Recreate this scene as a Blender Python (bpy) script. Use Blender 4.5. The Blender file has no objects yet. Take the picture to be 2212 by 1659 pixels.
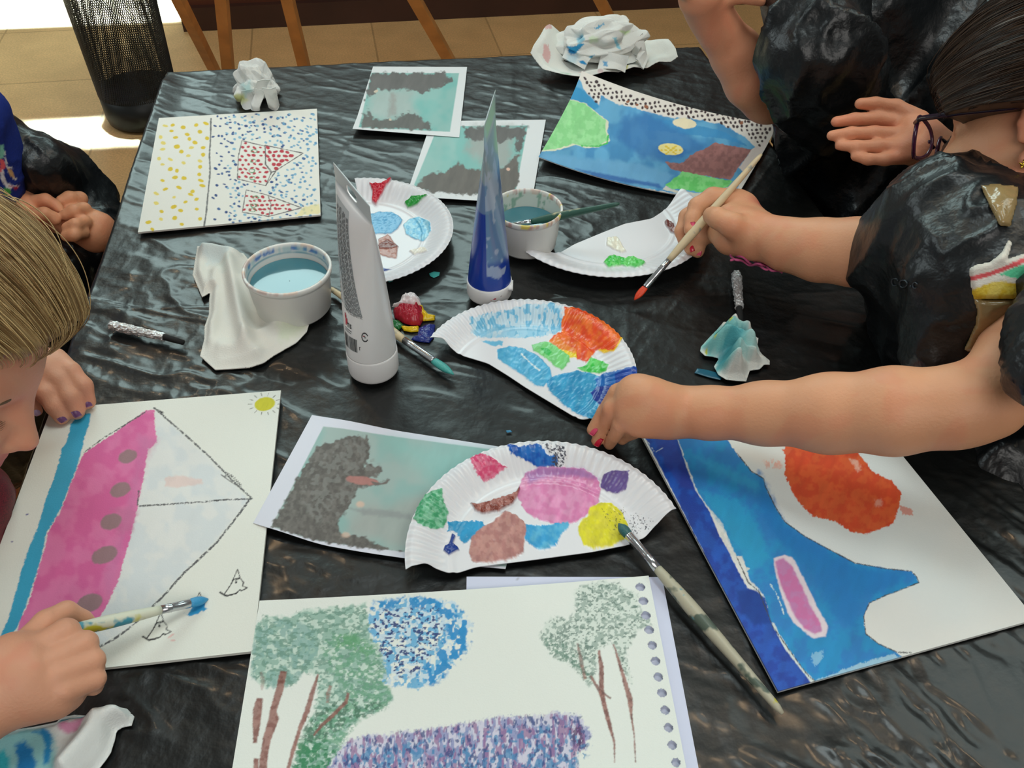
import bpy, math, random
import numpy as np
random.seed(7); np.random.seed(7)
S = bpy.context.scene
COL = S.collection
# ------------------------------------------------------------------ camera
W, H, FPX = 2212.0, 1659.0, 1835.0
PITCH, ROLL = 0.76523622, 0.02909219
T = 0.72                      # table top height
CZ = T + 0.57
_c, _s = math.cos(ROLL), math.sin(ROLL); _cp, _sp = math.cos(PITCH), math.sin(PITCH)
CX = np.array([_c, _s*_sp, _s*_cp]); CY = np.array([-_s, _c*_sp, _c*_cp]); CF = np.array([0, _cp, -_sp])
CP = np.array([0, 0, CZ])
from mathutils import Matrix, Vector
cam_d = bpy.data.cameras.new('camera'); cam = bpy.data.objects.new('camera', cam_d); COL.objects.link(cam)
cam_d.sensor_width = 36.0; cam_d.lens = FPX/W*36.0; cam_d.clip_start = 0.01
cam.matrix_world = Matrix(((CX[0], CY[0], -CF[0], CP[0]), (CX[1], CY[1], -CF[1], CP[1]), (CX[2], CY[2], -CF[2], CP[2]), (0, 0, 0, 1)))
S.camera = cam
# ------------------------------------------------------------------ world and light
S.view_settings.view_transform = 'Standard'; S.view_settings.look = 'None'
S.view_settings.exposure = 0.0; S.view_settings.gamma = 1.0; S.view_settings.use_curve_mapping = False
w = bpy.data.worlds.new('world'); S.world = w; w.use_nodes = True
w.node_tree.nodes['Background'].inputs[0].default_value = (0.50, 0.50, 0.47, 1)
w.node_tree.nodes['Background'].inputs[1].default_value = 0.27
def area(name, loc, target, sx, sy, power, color, spread=180):
    l = bpy.data.lights.new(name, 'AREA'); l.shape = 'RECTANGLE'; l.size = sx; l.size_y = sy
    l.energy = power; l.color = color; l.spread = math.radians(spread)
    o = bpy.data.objects.new(name, l); COL.objects.link(o); o.location = loc
    o.rotation_euler = (Vector(target)-Vector(loc)).to_track_quat('-Z', 'Y').to_euler(); return o
area('window_light', (-0.9, 4.6, 3.0), (0, .8, .7), 2.6, 1.6, 98, (.74, 1.0, .98))
area('side_window_light', (-3.2, 1.6, 2.4), (0, .8, .7), 1.4, 1.4, 28, (.84, .98, 1.0))
area('ceiling_light', (0.1, 0.9, 3.2), (0, .8, .7), 1.1, .5, 17, (.84, .99, 1.0))
area('room_light', (.3, -1.6, 2.6), (0, .7, .8), 1.8, 1.2, 27, (1.0, .97, .92))
area('ceiling_panel_light', (1.9, 1.55, 3.15), (.4, .4, .7), 1.3, 1.0, 13, (.80, 1.0, .98))
for q in ((-1.0, 1.9, 3.3), (1.25, .95, 3.2), (1.0, 1.25, 3.2), (1.75, .9, 3.2), (.55, 1.15, 3.3), (-1.75, 3.0, 3.2), (-1.35, 2.5, 3.2)):
    l = bpy.data.lights.new('spot_lamp', 'POINT'); l.energy = 7; l.color = (1, .66, .36); l.shadow_soft_size = .05
    o = bpy.data.objects.new('spot_lamp', l); COL.objects.link(o); o.location = q
# sun coming through the panes of the far glass door, in two bands on the floor
def sunband(cx, cy, sx, sy, p):
    o = area('sun_band', (cx, cy, 3.0), (cx, cy, 0), sx, sy, p, (.40, .66, 1.0), 1.2)
    o.rotation_euler = (0, 0, math.radians(10.5))
sunband(-2.28, 3.66, 1.75, 1.02, 230); sunband(-1.62, 2.36, 1.35, .19, 11.5)
# ------------------------------------------------------------------ projection helpers
def ray(px, py): return CX*((px-W/2)/FPX) - CY*((py-H/2)/FPX) + CF
def at(px, py, h=0.0):
    d = ray(px, py); return CP + d*((T+h-CZ)/d[2])
def project(P):
    v = P-CP; z = v@CF; return (v@CX)/z*FPX+W/2, H/2-(v@CY)/z*FPX
def depth(p): return float((np.asarray(p)-CP)@CF)
# ------------------------------------------------------------------ noise
def _h2(ix, iy, s):
    n = (ix.astype(np.int64)*374761393 + iy.astype(np.int64)*668265263 + s*974711) & 0x7fffffff
    n = ((n ^ (n >> 13))*1274126177) & 0x7fffffff
    return ((n ^ (n >> 16)) & 0xffff)/65535.0
def vn2(x, y, s=0):
    ix = np.floor(x); iy = np.floor(y); fx = x-ix; fy = y-iy; fx = fx*fx*(3-2*fx); fy = fy*fy*(3-2*fy)
    a = _h2(ix, iy, s); b = _h2(ix+1, iy, s); c = _h2(ix, iy+1, s); d = _h2(ix+1, iy+1, s)
    return (a*(1-fx)+b*fx)*(1-fy)+(c*(1-fx)+d*fx)*fy
def fbm(x, y, s=0, o=3):
    r = 0; a = .5; t = 0
    for i in range(o): r = r+a*vn2(x*2**i, y*2**i, s+i*17); t += a; a *= .5
    return r/t
def vn3(p, s=0):
    x, y, z = p[:, 0], p[:, 1], p[:, 2]; iz = np.floor(z); fz = z-iz; fz = fz*fz*(3-2*fz)
    def lay(k):
        ix = np.floor(x); iy = np.floor(y); fx = x-ix; fy = y-iy; fx = fx*fx*(3-2*fx); fy = fy*fy*(3-2*fy)
        h = lambda a, b: _h2(a+k*57.0, b+k*131.0, s)
        return (h(ix, iy)*(1-fx)+h(ix+1, iy)*fx)*(1-fy)+(h(ix, iy+1)*(1-fx)+h(ix+1, iy+1)*fx)*fy
    return lay(iz)*(1-fz)+lay(iz+1)*fz
def folds(x, y, seed, n=5, freq=30.):
    """sum of triangle waves along random directions: crisp creases of crumpled sheet"""
    r = random.Random(seed); out = 0; tot = 0
    for i in range(n):
        a = r.uniform(0, math.pi); f = freq*r.uniform(.5, 1.8); ph = r.uniform(0, 9)
        u = (x*math.cos(a)+y*math.sin(a))*f+ph+1.6*fbm(x*freq*.5, y*freq*.5, seed+i, 2)
        w_ = 1/(.6+i*.5); out = out+w_*np.abs((u % 2)-1); tot += w_
    return out/tot
def sm(a, b, x):
    t = np.clip((x-a)/(b-a), 0, 1); return t*t*(3-2*t)
# ------------------------------------------------------------------ colour and materials
def lin(c):
    c = np.asarray(c, float)/255.0
    return np.where(c <= .04045, c/12.92, ((c+.055)/1.055)**2.4)
MATS = {}
def mat(name, color=(200, 200, 200), rough=.5, metal=0., spec=.5, bump=None, noise=None, attr=False, sss=0, trans=0, coat=0, alpha=1, ior=1.5, emit=0):
    """bump=(scale, distance), noise=(scale, amount)"""
    if name in MATS: return MATS[name]
    m = bpy.data.materials.new(name); MATS[name] = m; m.use_nodes = True
    nt = m.node_tree; b = nt.nodes['Principled BSDF']; N = nt.nodes.new; L = nt.links.new
    c = tuple(lin(color))+(1,)
    b.inputs['Base Color'].default_value = c; b.inputs['Roughness'].default_value = rough
    b.inputs['Metallic'].default_value = metal; b.inputs['Specular IOR Level'].default_value = spec
    b.inputs['Transmission Weight'].default_value = trans; b.inputs['Coat Weight'].default_value = coat
    b.inputs['Alpha'].default_value = alpha; b.inputs['IOR'].default_value = ior
    if sss:
        b.inputs['Subsurface Weight'].default_value = sss; b.inputs['Subsurface Radius'].default_value = (1, .35, .18)
        b.inputs['Subsurface Scale'].default_value = .006
    tc = N('ShaderNodeTexCoord')
    src = None
    if attr:
        a = N('ShaderNodeAttribute'); a.attribute_name = 'Col'; src = a.outputs['Color']; L(src, b.inputs['Base Color'])
        r = N('ShaderNodeAttribute'); r.attribute_name = 'wet'
        mr = N('ShaderNodeMapRange'); L(r.outputs['Fac'], mr.inputs['Value']); mr.inputs['To Min'].default_value = rough; mr.inputs['To Max'].default_value = .28
        L(mr.outputs[0], b.inputs['Roughness'])
    if noise:
        n = N('ShaderNodeTexNoise'); n.inputs['Scale'].default_value = noise[0]; n.inputs['Detail'].default_value = 4
        L(tc.outputs['Object'], n.inputs['Vector'])
        mr = N('ShaderNodeMapRange'); L(n.outputs['Fac'], mr.inputs['Value'])
        mr.inputs['From Min'].default_value = .3; mr.inputs['From Max'].default_value = .7
        mr.inputs['To Min'].default_value = 1-noise[1]; mr.inputs['To Max'].default_value = 1+noise[1]
        mx = N('ShaderNodeMix'); mx.data_type = 'RGBA'; mx.blend_type = 'MULTIPLY'; mx.inputs['Factor'].default_value = 1
        if src: L(src, mx.inputs['A'])
        else: mx.inputs['A'].default_value = c
        L(mr.outputs[0], mx.inputs['B']); L(mx.outputs['Result'], b.inputs['Base Color'])
    if bump:
        n = N('ShaderNodeTexNoise'); n.inputs['Scale'].default_value = bump[0]; n.inputs['Detail'].default_value = 4
        L(tc.outputs['Object'], n.inputs['Vector'])
        bp = N('ShaderNodeBump'); bp.inputs['Distance'].default_value = bump[1]; bp.inputs['Strength'].default_value = 1
        L(n.outputs['Fac'], bp.inputs['Height']); L(bp.outputs[0], b.inputs['Normal'])
    return m
# ------------------------------------------------------------------ object helpers
def tag(o, label=None, cat=None, group=None, kind=None):
    if label: o['label'] = label
    if cat: o['category'] = cat
    if group: o['group'] = group
    if kind: o['kind'] = kind
    return o
def empty(name, loc, label, cat, group=None):
    o = bpy.data.objects.new(name, None); COL.objects.link(o); o.location = tuple(float(x) for x in loc); o.empty_display_size = .02
    bpy.context.view_layer.update()
    return tag(o, label, cat, group)
def mesh(name, V, F, m, parent=None, smooth=True, col=None, wet=None, label=None):
    V = np.asarray(V, float); me = bpy.data.meshes.new(name)
    if parent is not None: V = V-np.array(parent['_o'] if '_o' in parent else wloc(parent))
    if isinstance(F, np.ndarray):
        n, k = F.shape; me.vertices.add(len(V)); me.vertices.foreach_set('co', V.astype(np.float32).ravel())
        me.loops.add(n*k); me.loops.foreach_set('vertex_index', F.astype(np.int32).ravel())
        me.polygons.add(n); me.polygons.foreach_set('loop_start', np.arange(0, n*k, k, dtype=np.int32))
        me.polygons.foreach_set('loop_total', np.full(n, k, np.int32)); me.update(calc_edges=True)
    else: me.from_pydata([tuple(v) for v in V], [], F)
    if smooth: me.polygons.foreach_set('use_smooth', np.ones(len(me.polygons), bool))
    if col is not None:
        a = me.color_attributes.new('Col', 'FLOAT_COLOR', 'POINT')
        a.data.foreach_set('color', np.concatenate([col, np.ones((len(V), 1))], 1).astype(np.float32).ravel())
        if wet is None: wet = np.zeros(len(V))
        a = me.attributes.new('wet', 'FLOAT', 'POINT'); a.data.foreach_set('value', wet.astype(np.float32))
    me.validate(); me.materials.append(m)
    o = bpy.data.objects.new(name, me); COL.objects.link(o)
    if parent is not None: o.parent = parent
    if label: o['label'] = label
    return o
def wloc(p):
    l = np.array(p.location[:]); q = p.parent
    while q is not None: l = l+np.array(q.location[:]); q = q.parent
    return l
class MB:
    def __init__(s): s.v = []; s.f = []
    def add(s, V, F):
        n = len(s.v); s.v += [tuple(map(float, v)) for v in V]; s.f += [tuple(i+n for i in f) for f in F]
    def box(s, c, d, M=None):
        P = [np.array([x, y, z])*np.array(d)/2 for x in (-1, 1) for y in (-1, 1) for z in (-1, 1)]
        if M is not None: P = [M@p for p in P]
        s.add([np.array(c)+p for p in P], [(0, 1, 3, 2), (4, 6, 7, 5), (0, 4, 5, 1), (2, 3, 7, 6), (0, 2, 6, 4), (1, 5, 7, 3)])
    def tube(s, pts, rad, n=12, flat=1.0, cap=True, twist=0):
        pts = [np.array(p, float) for p in pts]; k = len(pts)
        if not hasattr(rad, '__len__'): rad = [rad]*k
        t = pts[1]-pts[0]; t /= np.linalg.norm(t)
        a = np.array([0, 0, 1.]) if abs(t[2]) < .9 else np.array([1., 0, 0])
        u = np.cross(t, a); u /= np.linalg.norm(u); V = []
        for i in range(k):
            t = pts[min(i+1, k-1)]-pts[max(i-1, 0)]; t = t/(np.linalg.norm(t)+1e-12)
            u = u-t*np.dot(u, t); u /= np.linalg.norm(u); v = np.cross(t, u)
            for j in range(n):
                an = 2*math.pi*j/n+twist*i; V.append(pts[i]+rad[i]*(math.cos(an)*u+flat*math.sin(an)*v))
        F = [(i*n+j, i*n+(j+1) % n, (i+1)*n+(j+1) % n, (i+1)*n+j) for i in range(k-1) for j in range(n)]
        if cap: F += [tuple(range(n))[::-1], tuple((k-1)*n+j for j in range(n))]
        s.add(V, F)
    def lathe(s, c, prof, n=48):
        c = np.array(c, float); V = [c+[r*math.cos(2*math.pi*j/n), r*math.sin(2*math.pi*j/n), z] for r, z in prof for j in range(n)]
        k = len(prof); F = [(i*n+j, i*n+(j+1) % n, (i+1)*n+(j+1) % n, (i+1)*n+j) for i in range(k-1) for j in range(n)]
        s.add(V, F)
    def disc(s, c, r, n=48):
        c = np.array(c, float); s.add([c+[r*math.cos(2*math.pi*j/n), r*math.sin(2*math.pi*j/n), 0] for j in range(n)], [tuple(range(n))])
    def build(s, name, m, parent=None, smooth=True, label=None): return mesh(name, s.v, s.f, m, parent, smooth, label=label)
# ------------------------------------------------------------------ paint on a surface, shape by shape
def segdist(x, y, P, closed=True):
    P = np.asarray(P, float); n = len(P); d = np.full(x.shape, 1e9); ins = np.zeros(x.shape, bool)
    for i in range(n if closed else n-1):
        a = P[i]; b = P[(i+1) % n]; e = b-a; L = e@e+1e-9
        t = np.clip(((x-a[0])*e[0]+(y-a[1])*e[1])/L, 0, 1)
        d = np.minimum(d, np.hypot(x-a[0]-t*e[0], y-a[1]-t*e[1]))
        if closed and a[1] != b[1]:
            c = ((a[1] > y) != (b[1] > y)) & (x < (b[0]-a[0])*(y-a[1])/(b[1]-a[1])+a[0]); ins ^= c
    return np.where(ins, -d, d) if closed else d
def zc(pts, ox, oy, s): return [(ox+p[0]/s, oy+p[1]/s) for p in pts]
class Paint:
    """px,py: where every vertex of the sheet lies in the traced drawing (pixels of the tracing)"""
    def __init__(s, px, py, base=(226, 228, 220), var=.012):
        s.x = px; s.y = py; s.n = len(px); s.c = np.tile(lin(base), (s.n, 1)); s.wet = np.zeros(s.n); s.h = np.zeros(s.n); s.seed = 1
        s.c *= (1+var*(fbm(px/3, py/3, 5)-.5))[:, None]
    def _put(s, sel, m, color, alpha=1, var=.08, vs=12, wet=0, hgt=0, color2=None):
        s.seed += 1; X = s.x[sel]; Y = s.y[sel]; m = m*alpha
        c = np.tile(lin(color), (len(X), 1))
        if color2 is not None:
            t = sm(.35, .65, fbm(X/vs, Y/vs, s.seed*7+1))[:, None]; c = c*(1-t)+lin(color2)*t
        c = c*(1+var*2*(fbm(X/vs+Y/vs*.3, Y/vs*.4, s.seed*3, 3)-.5))[:, None]
        s.c[sel] = s.c[sel]*(1-m[:, None])+c*m[:, None]
        s.wet[sel] = s.wet[sel]*(1-m)+wet*m
        if hgt: s.h[sel] = s.h[sel]*(1-m)+m*hgt*(.5+fbm(X/6, Y/6, s.seed, 3))
    def _sel(s, P, pad):
        P = np.asarray(P, float); a = P.min(0)-pad; b = P.max(0)+pad
        return np.nonzero((s.x > a[0]) & (s.x < b[0]) & (s.y > a[1]) & (s.y < b[1]))[0]
    def poly(s, P, color, rough=3, ns=7, soft=1.2, thr=None, **k):
        sel = s._sel(P, rough*2+soft+2)
        if not len(sel): return
        X = s.x[sel]; Y = s.y[sel]; s.seed += 1
        d = segdist(X, Y, P)+rough*2*(fbm(X/ns, Y/ns, s.seed*5, 3)-.5)
        m = 1-sm(-soft, soft, d)
        if thr is not None:   # dabs: scale, threshold
            sc, t0 = thr[:2]; ax = thr[2] if len(thr) > 2 else 1
            q = fbm(X/sc, Y/sc/ax, s.seed*11, 2); m = m*sm(t0-.04, t0+.04, q)
        s._put(sel, m, color, **k)
    def line(s, P, w, color, rough=.8, ns=4, soft=.8, gap=None, **k):
        sel = s._sel(P, max(np.atleast_1d(w))*1.+rough*2+3)
        if not len(sel): return
        X = s.x[sel]; Y = s.y[sel]; s.seed += 1
        d = segdist(X, Y, P, False)-w/2+rough*2*(fbm(X/ns, Y/ns, s.seed*5, 2)-.5)
        m = 1-sm(-soft, soft, d)
        if gap is not None: m = m*sm(gap-.1, gap+.1, fbm(X/2.5, Y/2.5, s.seed*3, 2))
        s._put(sel, m, color, **k)
    def ell(s, cx, cy, rx, ry, ang, color, **k):
        a = math.radians(ang); P = [(cx+rx*math.cos(t)*math.cos(a)-ry*math.sin(t)*math.sin(a), cy+rx*math.cos(t)*math.sin(a)+ry*math.sin(t)*math.cos(a)) for t in np.linspace(0, 2*math.pi, 18)[:-1]]
        s.poly(P, color, **k)
    def dots(s, pts, rx, ry, color, ang=0, rough=.8, jit=.25, **k):
        r = random.Random(len(pts))
        for p in pts: s.ell(p[0], p[1], rx*r.uniform(1-jit, 1+jit), ry*r.uniform(1-jit, 1+jit), ang+r.uniform(-25, 25), color, rough=rough, ns=3, soft=.8, var=.05, **k)
def inpoly(p, P): return segdist(np.array([p[0]]), np.array([p[1]]), P)[0] < 0
def thick_grid(V, nu, nv, t):
    """closed slab from a (nu x nv) top grid"""
    n = nu*nv; B = V.copy(); B[:, 2] -= t; A = np.concatenate([V, B])
    i = np.arange(n).reshape(nu, nv); a = i[:-1, :-1].ravel(); b = i[1:, :-1].ravel(); c = i[1:, 1:].ravel(); d = i[:-1, 1:].ravel()
    F = [np.stack([a, b, c, d], 1), np.stack([a+n, d+n, c+n, b+n], 1)]
    for e in (i[0, :], i[::-1, -1], i[-1, ::-1], i[:, 0][::-1]):
        e = np.asarray(e); F.append(np.stack([e[:-1], e[1:], e[1:]+n, e[:-1]+n], 1)[:, ::-1])
    F = np.concatenate(F); return A, F[:, ::-1]
def sheet(name, q, mid, paintfn, m, label, cat, z=.001, t=.0012, cell=.0008, lift=None, group=None, parent=None, holes=None, base=(226, 228, 220)):
    """flat sheet on the table; q = traced corners TL,TR,BR,BL; mid = edge mid points (or None) for bowed edges"""
    C = [at(x, y, z) for x, y in q]
    def edge(a, b, mm, tt):
        a = a[None]; b = b[None]; tt = tt[:, None]
        if mm is None: return a*(1-tt)+b*tt
        c = 2*at(mm[0], mm[1], z)[None]-(a+b)/2
        return a*(1-tt)**2+2*c*tt*(1-tt)+b*tt**2
    nu = int(np.linalg.norm(C[1]-C[0])/cell)+2; nv = int(np.linalg.norm(C[3]-C[0])/cell)+2
    u = np.linspace(0, 1, nu); v = np.linspace(0, 1, nv); mid = mid or [None]*4
    top = edge(C[0], C[1], mid[0], u); bot = edge(C[3], C[2], mid[2], u); lef = edge(C[0], C[3], mid[3], v); rig = edge(C[1], C[2], mid[1], v)
    U, Vv = np.meshgrid(u, v, indexing='ij'); U = U[..., None]; Vv = Vv[..., None]
    P = (1-Vv)*top[:, None]+Vv*bot[:, None]+(1-U)*lef[None]+U*rig[None]-((1-U)*(1-Vv)*C[0]+U*(1-Vv)*C[1]+U*Vv*C[2]+(1-U)*Vv*C[3])
    P = P.reshape(-1, 3); P[:, 2] = T+z+t
    U = U.ravel(); Vv = Vv.ravel()
    px, py = project(P)
    pt = Paint(px, py, base); paintfn(pt)
    P[:, 2] += pt.h
    if lift is not None: P[:, 2] += lift(U, Vv)
    kill = None
    if holes:
        for hx, hy, hr in holes:
            c = at(hx, hy, z+t); r = hr*depth(c)/FPX; d = np.hypot(P[:, 0]-c[0], P[:, 1]-c[1])
            s_ = (np.abs(d-r) < cell*.75) & (d > 1e-6)
            P[s_, 0] = c[0]+(P[s_, 0]-c[0])/d[s_]*r; P[s_, 1] = c[1]+(P[s_, 1]-c[1])/d[s_]*r
            k_ = d < r+cell*.1; kill = k_ if kill is None else kill | k_
    n = len(P); A, F = thick_grid(P, nu, nv, t)
    if kill is not None:
        k2 = np.concatenate([kill, kill])
        F = F[~(k2[F].all(1))]
    c = pt.c; col = np.concatenate([c, np.tile(lin(base), (n, 1))]); wet = np.concatenate([pt.wet, np.zeros(n)])
    o = mesh(name, A, F, m, parent, True, col, wet)
    es = o.modifiers.new('split', 'EDGE_SPLIT'); es.split_angle = math.radians(50)
    if parent is None: tag(o, label, cat, group)
    return o
def polysheet(name, P, m, label=None, cat=None, z=.001, cell=.0015, t=.0008, hf=None, paintfn=None, group=None, parent=None, base=(226, 228, 222), lat=None, closed_dome=False):
    """irregular sheet/lump lying on the table, outline traced; hf(x,y,d) gives height, d = distance from the edge in m"""
    Q = np.array([at(x, y, z)[:2] for x, y in P]); lo = Q.min(0)-cell; hi = Q.max(0)+cell
    nx = int((hi[0]-lo[0])/cell)+2; ny = int((hi[1]-lo[1])/cell)+2
    X, Y = np.meshgrid(lo[0]+np.arange(nx)*cell, lo[1]+np.arange(ny)*cell, indexing='ij'); X = X.ravel(); Y = Y.ravel()
    d = segdist(X, Y, Q); keep = d < cell*.9
    # snap vertices just outside onto the outline
    out = np.nonzero(keep & (d > -cell*.35))[0]
    if len(out):
        best = np.full(len(out), 1e9); bx = X[out].copy(); by = Y[out].copy(); n = len(Q)
        for i in range(n):
            a = Q[i]; b = Q[(i+1) % n]; e = b-a; L = e@e+1e-12
            tt = np.clip(((X[out]-a[0])*e[0]+(Y[out]-a[1])*e[1])/L, 0, 1); qx = a[0]+tt*e[0]; qy = a[1]+tt*e[1]
            dd = np.hypot(X[out]-qx, Y[out]-qy); s_ = dd < best; best[s_] = dd[s_]; bx[s_] = qx[s_]; by[s_] = qy[s_]
        X[out] = bx; Y[out] = by; d[out] = 0
    Z = np.full(len(X), T+z+t); px, py = project(np.stack([X, Y, Z], 1))
    pt = Paint(px, py, base)
    if paintfn: paintfn(pt)
    Z = Z+pt.h
    if hf is not None: Z = Z+hf(X, Y, np.maximum(-d, 0))
    VX, VY = X.copy(), Y.copy()
    if lat is not None: dx, dy = lat(X, Y, np.maximum(-d, 0)); VX = VX+dx; VY = VY+dy
    i = np.arange(nx*ny).reshape(nx, ny); F = np.stack([i[:-1, :-1].ravel(), i[1:, :-1].ravel(), i[1:, 1:].ravel(), i[:-1, 1:].ravel()], 1)
    F = F[keep[F].all(1)]
    used = np.unique(F); mp = np.full(nx*ny, -1); mp[used] = np.arange(len(used)); F = mp[F]
    V = np.stack([VX, VY, Z], 1)[used]; n = len(V); B = V.copy()
    if closed_dome: B[:, 2] = T+z
    else: B[:, 2] -= t
    E = np.concatenate([F[:, [0, 1]], F[:, [1, 2]], F[:, [2, 3]], F[:, [3, 0]]]); key = {}
    a = np.minimum(E[:, 0], E[:, 1]).astype(np.int64)*n+np.maximum(E[:, 0], E[:, 1])
    uq, idx, cnt = np.unique(a, return_index=True, return_counts=True); be = E[idx[cnt == 1]]
    Fs = np.stack([be[:, 1], be[:, 0], be[:, 0]+n, be[:, 1]+n], 1)
    Fa = np.concatenate([F, F[:, ::-1]+n, Fs])
    col = np.concatenate([pt.c[used], pt.c[used]]); wet = np.concatenate([pt.wet[used]]*2)
    o = mesh(name, np.concatenate([V, B]), Fa, m, parent, True, col, wet)
    if parent is None: tag(o, label, cat, group)
    return o
# ================================================================== setting
def struct(o): o['kind'] = 'structure'; return o
AR = math.radians(10.5)
m_floor = mat('floor_tile', (214, 172, 118), rough=.4, noise=(9, .08))
def floor_material():
    m = m_floor; nt = m.node_tree; b = nt.nodes['Principled BSDF']; N = nt.nodes.new; L = nt.links.new
    tc = N('ShaderNodeTexCoord'); mp = N('ShaderNodeMapping'); mp.inputs['Rotation'].default_value = (0, 0, -math.radians(12)); mp.inputs['Location'].default_value = (.33, .12, 0)
    L(tc.outputs['Object'], mp.inputs['Vector'])
    br = N('ShaderNodeTexBrick'); br.offset = 0; br.inputs['Scale'].default_value = 1; br.inputs['Brick Width'].default_value = .45; br.inputs['Row Height'].default_value = .45
    br.inputs['Mortar Size'].default_value = .0035; br.inputs['Color1'].default_value = (1, 1, 1, 1); br.inputs['Color2'].default_value = (.93, .92, .9, 1); br.inputs['Mortar'].default_value = (.66, .64, .6, 1)
    L(mp.outputs[0], br.inputs['Vector'])
    n2 = N('ShaderNodeTexNoise'); n2.inputs['Scale'].default_value = 160; n2.inputs['Detail'].default_value = 2; L(tc.outputs['Object'], n2.inputs['Vector'])
    mr = N('ShaderNodeMapRange'); mr.inputs['From Min'].default_value = .35; mr.inputs['From Max'].default_value = .75; mr.inputs['To Min'].default_value = .86; mr.inputs['To Max'].default_value = 1.15; L(n2.outputs['Fac'], mr.inputs['Value'])
    src = b.inputs['Base Color'].links[0].from_socket
    a = N('ShaderNodeMix'); a.data_type = 'RGBA'; a.blend_type = 'MULTIPLY'; a.inputs['Factor'].default_value = 1; L(src, a.inputs['A']); L(br.outputs['Color'], a.inputs['B'])
    c = N('ShaderNodeMix'); c.data_type = 'RGBA'; c.blend_type = 'MULTIPLY'; c.inputs['Factor'].default_value = 1; L(a.outputs['Result'], c.inputs['A']); L(mr.outputs[0], c.inputs['B'])
    L(c.outputs['Result'], b.inputs['Base Color'])
floor_material()
f = MB(); f.box((0, 1.5, -.05), (9, 9, .1)); struct(f.build('floor', m_floor, smooth=False))
m_wood = mat('dark_wood', (92, 46, 28), rough=.45, noise=(5, .25))
m_wood2 = mat('dark_wood_plinth', (60, 33, 24), rough=.45, noise=(5, .2))
R2 = np.array([[math.cos(AR+.02), -math.sin(AR+.02), 0], [math.sin(AR+.02), math.cos(AR+.02), 0], [0, 0, 1]])
wl = np.array([-1.14, 3.238, 0]); wd = R2@np.array([1, 0, 0.]); wn = R2@np.array([0, 1, 0.])
def wallbox(mb, s0, s1, z0, z1, d0, d1):
    c = wl+wd*(s0+s1)/2+wn*(d0+d1)/2; c[2] = (z0+z1)/2; mb.box(c, (s1-s0, d1-d0, z1-z0), R2)
w_ = MB(); wallbox(w_, -.12, 3.2, 0, 2.2, .03, .12)
struct(w_.build('wall_back', m_wood, smooth=False))
w_ = MB(); wallbox(w_, -.14, 3.2, 0, .085, 0, .03); struct(w_.build('baseboard_back', m_wood2, smooth=False))
w_ = MB(); wallbox(w_, 1.15, 1.16, .085, 2.2, .022, .03)
for k in range(3): wallbox(w_, .0+k*.55, .006+k*.55, .085, 2.2, .026, .03)
struct(w_.build('trim_1', m_wood2, smooth=False))
# ------------------------------------------------------------------ table
ex = np.array([math.cos(math.radians(10)), math.sin(math.radians(10)), 0]); ey = np.array([math.sin(math.radians(9.2)), -math.cos(math.radians(9.2)), 0])
TL = at(360, 152); TR = at(1512, 97); TW = float(np.linalg.norm(TR-TL)); TLN = 1.42
exx = (TR-TL)/TW
def tp(u, v, z=0): return TL+exx*u+ey*v+np.array([0, 0, z])
tb = empty('table', tp(TW/2, TLN/2)*np.array([1, 1, 0]), 'long table under the black plastic sheet, only its outline showing', 'table')
m_tab = mat('table_wood', (180, 150, 110), rough=.5, noise=(20, .1))
mb = MB(); V = [tp(u, v, z) for z in (-.035, -.009) for u, v in ((.012, .012), (TW-.012, .012), (TW-.012, TLN-.012), (.012, TLN-.012))]
mb.add(V, [(0, 1, 2, 3), (4, 7, 6, 5), (0, 4, 5, 1), (1, 5, 6, 2), (2, 6, 7, 3), (3, 7, 4, 0)]); mb.build('tabletop', m_tab, tb, False)
for u, v in ((.07, .07), (TW-.07, .07), (TW-.07, TLN-.07), (.07, TLN-.07)):
    p = tp(u, v); mb = MB(); mb.tube([(p[0], p[1], 0), (p[0], p[1], T-.035)], [.02, .022], 16); mb.build('leg', m_tab, tb)
# ------------------------------------------------------------------ black plastic sheet
def cloth_h(x, y):
    a = np.abs(fbm(x*9+3*fbm(x*4, y*4, 3), y*5, 11, 3)-.5)*2           # long ridges
    def dirn(ang, fu, fv, wp, sd):
        t = math.radians(ang); u = x*math.cos(t)+y*math.sin(t); v = -x*math.sin(t)+y*math.cos(t)
        return 1-np.abs(2*fbm(u*fu+wp*fbm(x*8, y*8, sd+3), v*fv, sd, 3)-1)
    cm = sm(.15, .35, x)*sm(.6, .4, y)
    b = dirn(70, 34, 11, .7, 21)*(1-cm)+dirn(35, 40, 8, .8, 61)*cm
    c = 1-np.abs(2*fbm(x*60, y*45, 31, 2)-1)
    far = sm(.55, 1.2, y); corner = sm(.1, .4, x)*sm(.55, .3, y); left = sm(-.12, -.3, x)*sm(.9, .6, y)
    am = .34+.10*far+1.25*corner+.7*left
    h = (1-a)*.0020+(b**4)*.0024*(1+1.1*cm)+(c**5)*.0005
    # straight fold creases left from the packet
    for (x0, y0, ang, wd_) in ((.06, .55, 60, .0016), (-.1, .62, -14, .0016), (.25, .75, 5, .0016), (.16, .7, 62, .0014), (-.25, .9, 84, .0016), (.2, 1.1, 2, .0016), (-.05, 1.12, -30, .0013)):
        t = math.radians(ang); d = (x-x0)*math.sin(t)-(y-y0)*math.cos(t)+.004*(fbm(x*20, y*20, 77)-.5); h = h+.0012*np.exp(-(d/wd_)**2)
    return np.minimum(h*am, .0042)
drop = .27; cs = .0026
us = np.concatenate([-np.linspace(drop, 0.004, int(drop/.006)), np.arange(0, TW, cs), TW+np.linspace(0.004, drop, int(drop/.006))])
vs = np.concatenate([-np.linspace(drop, 0.004, int(drop/.006)), np.arange(0, TLN, cs)])
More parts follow.
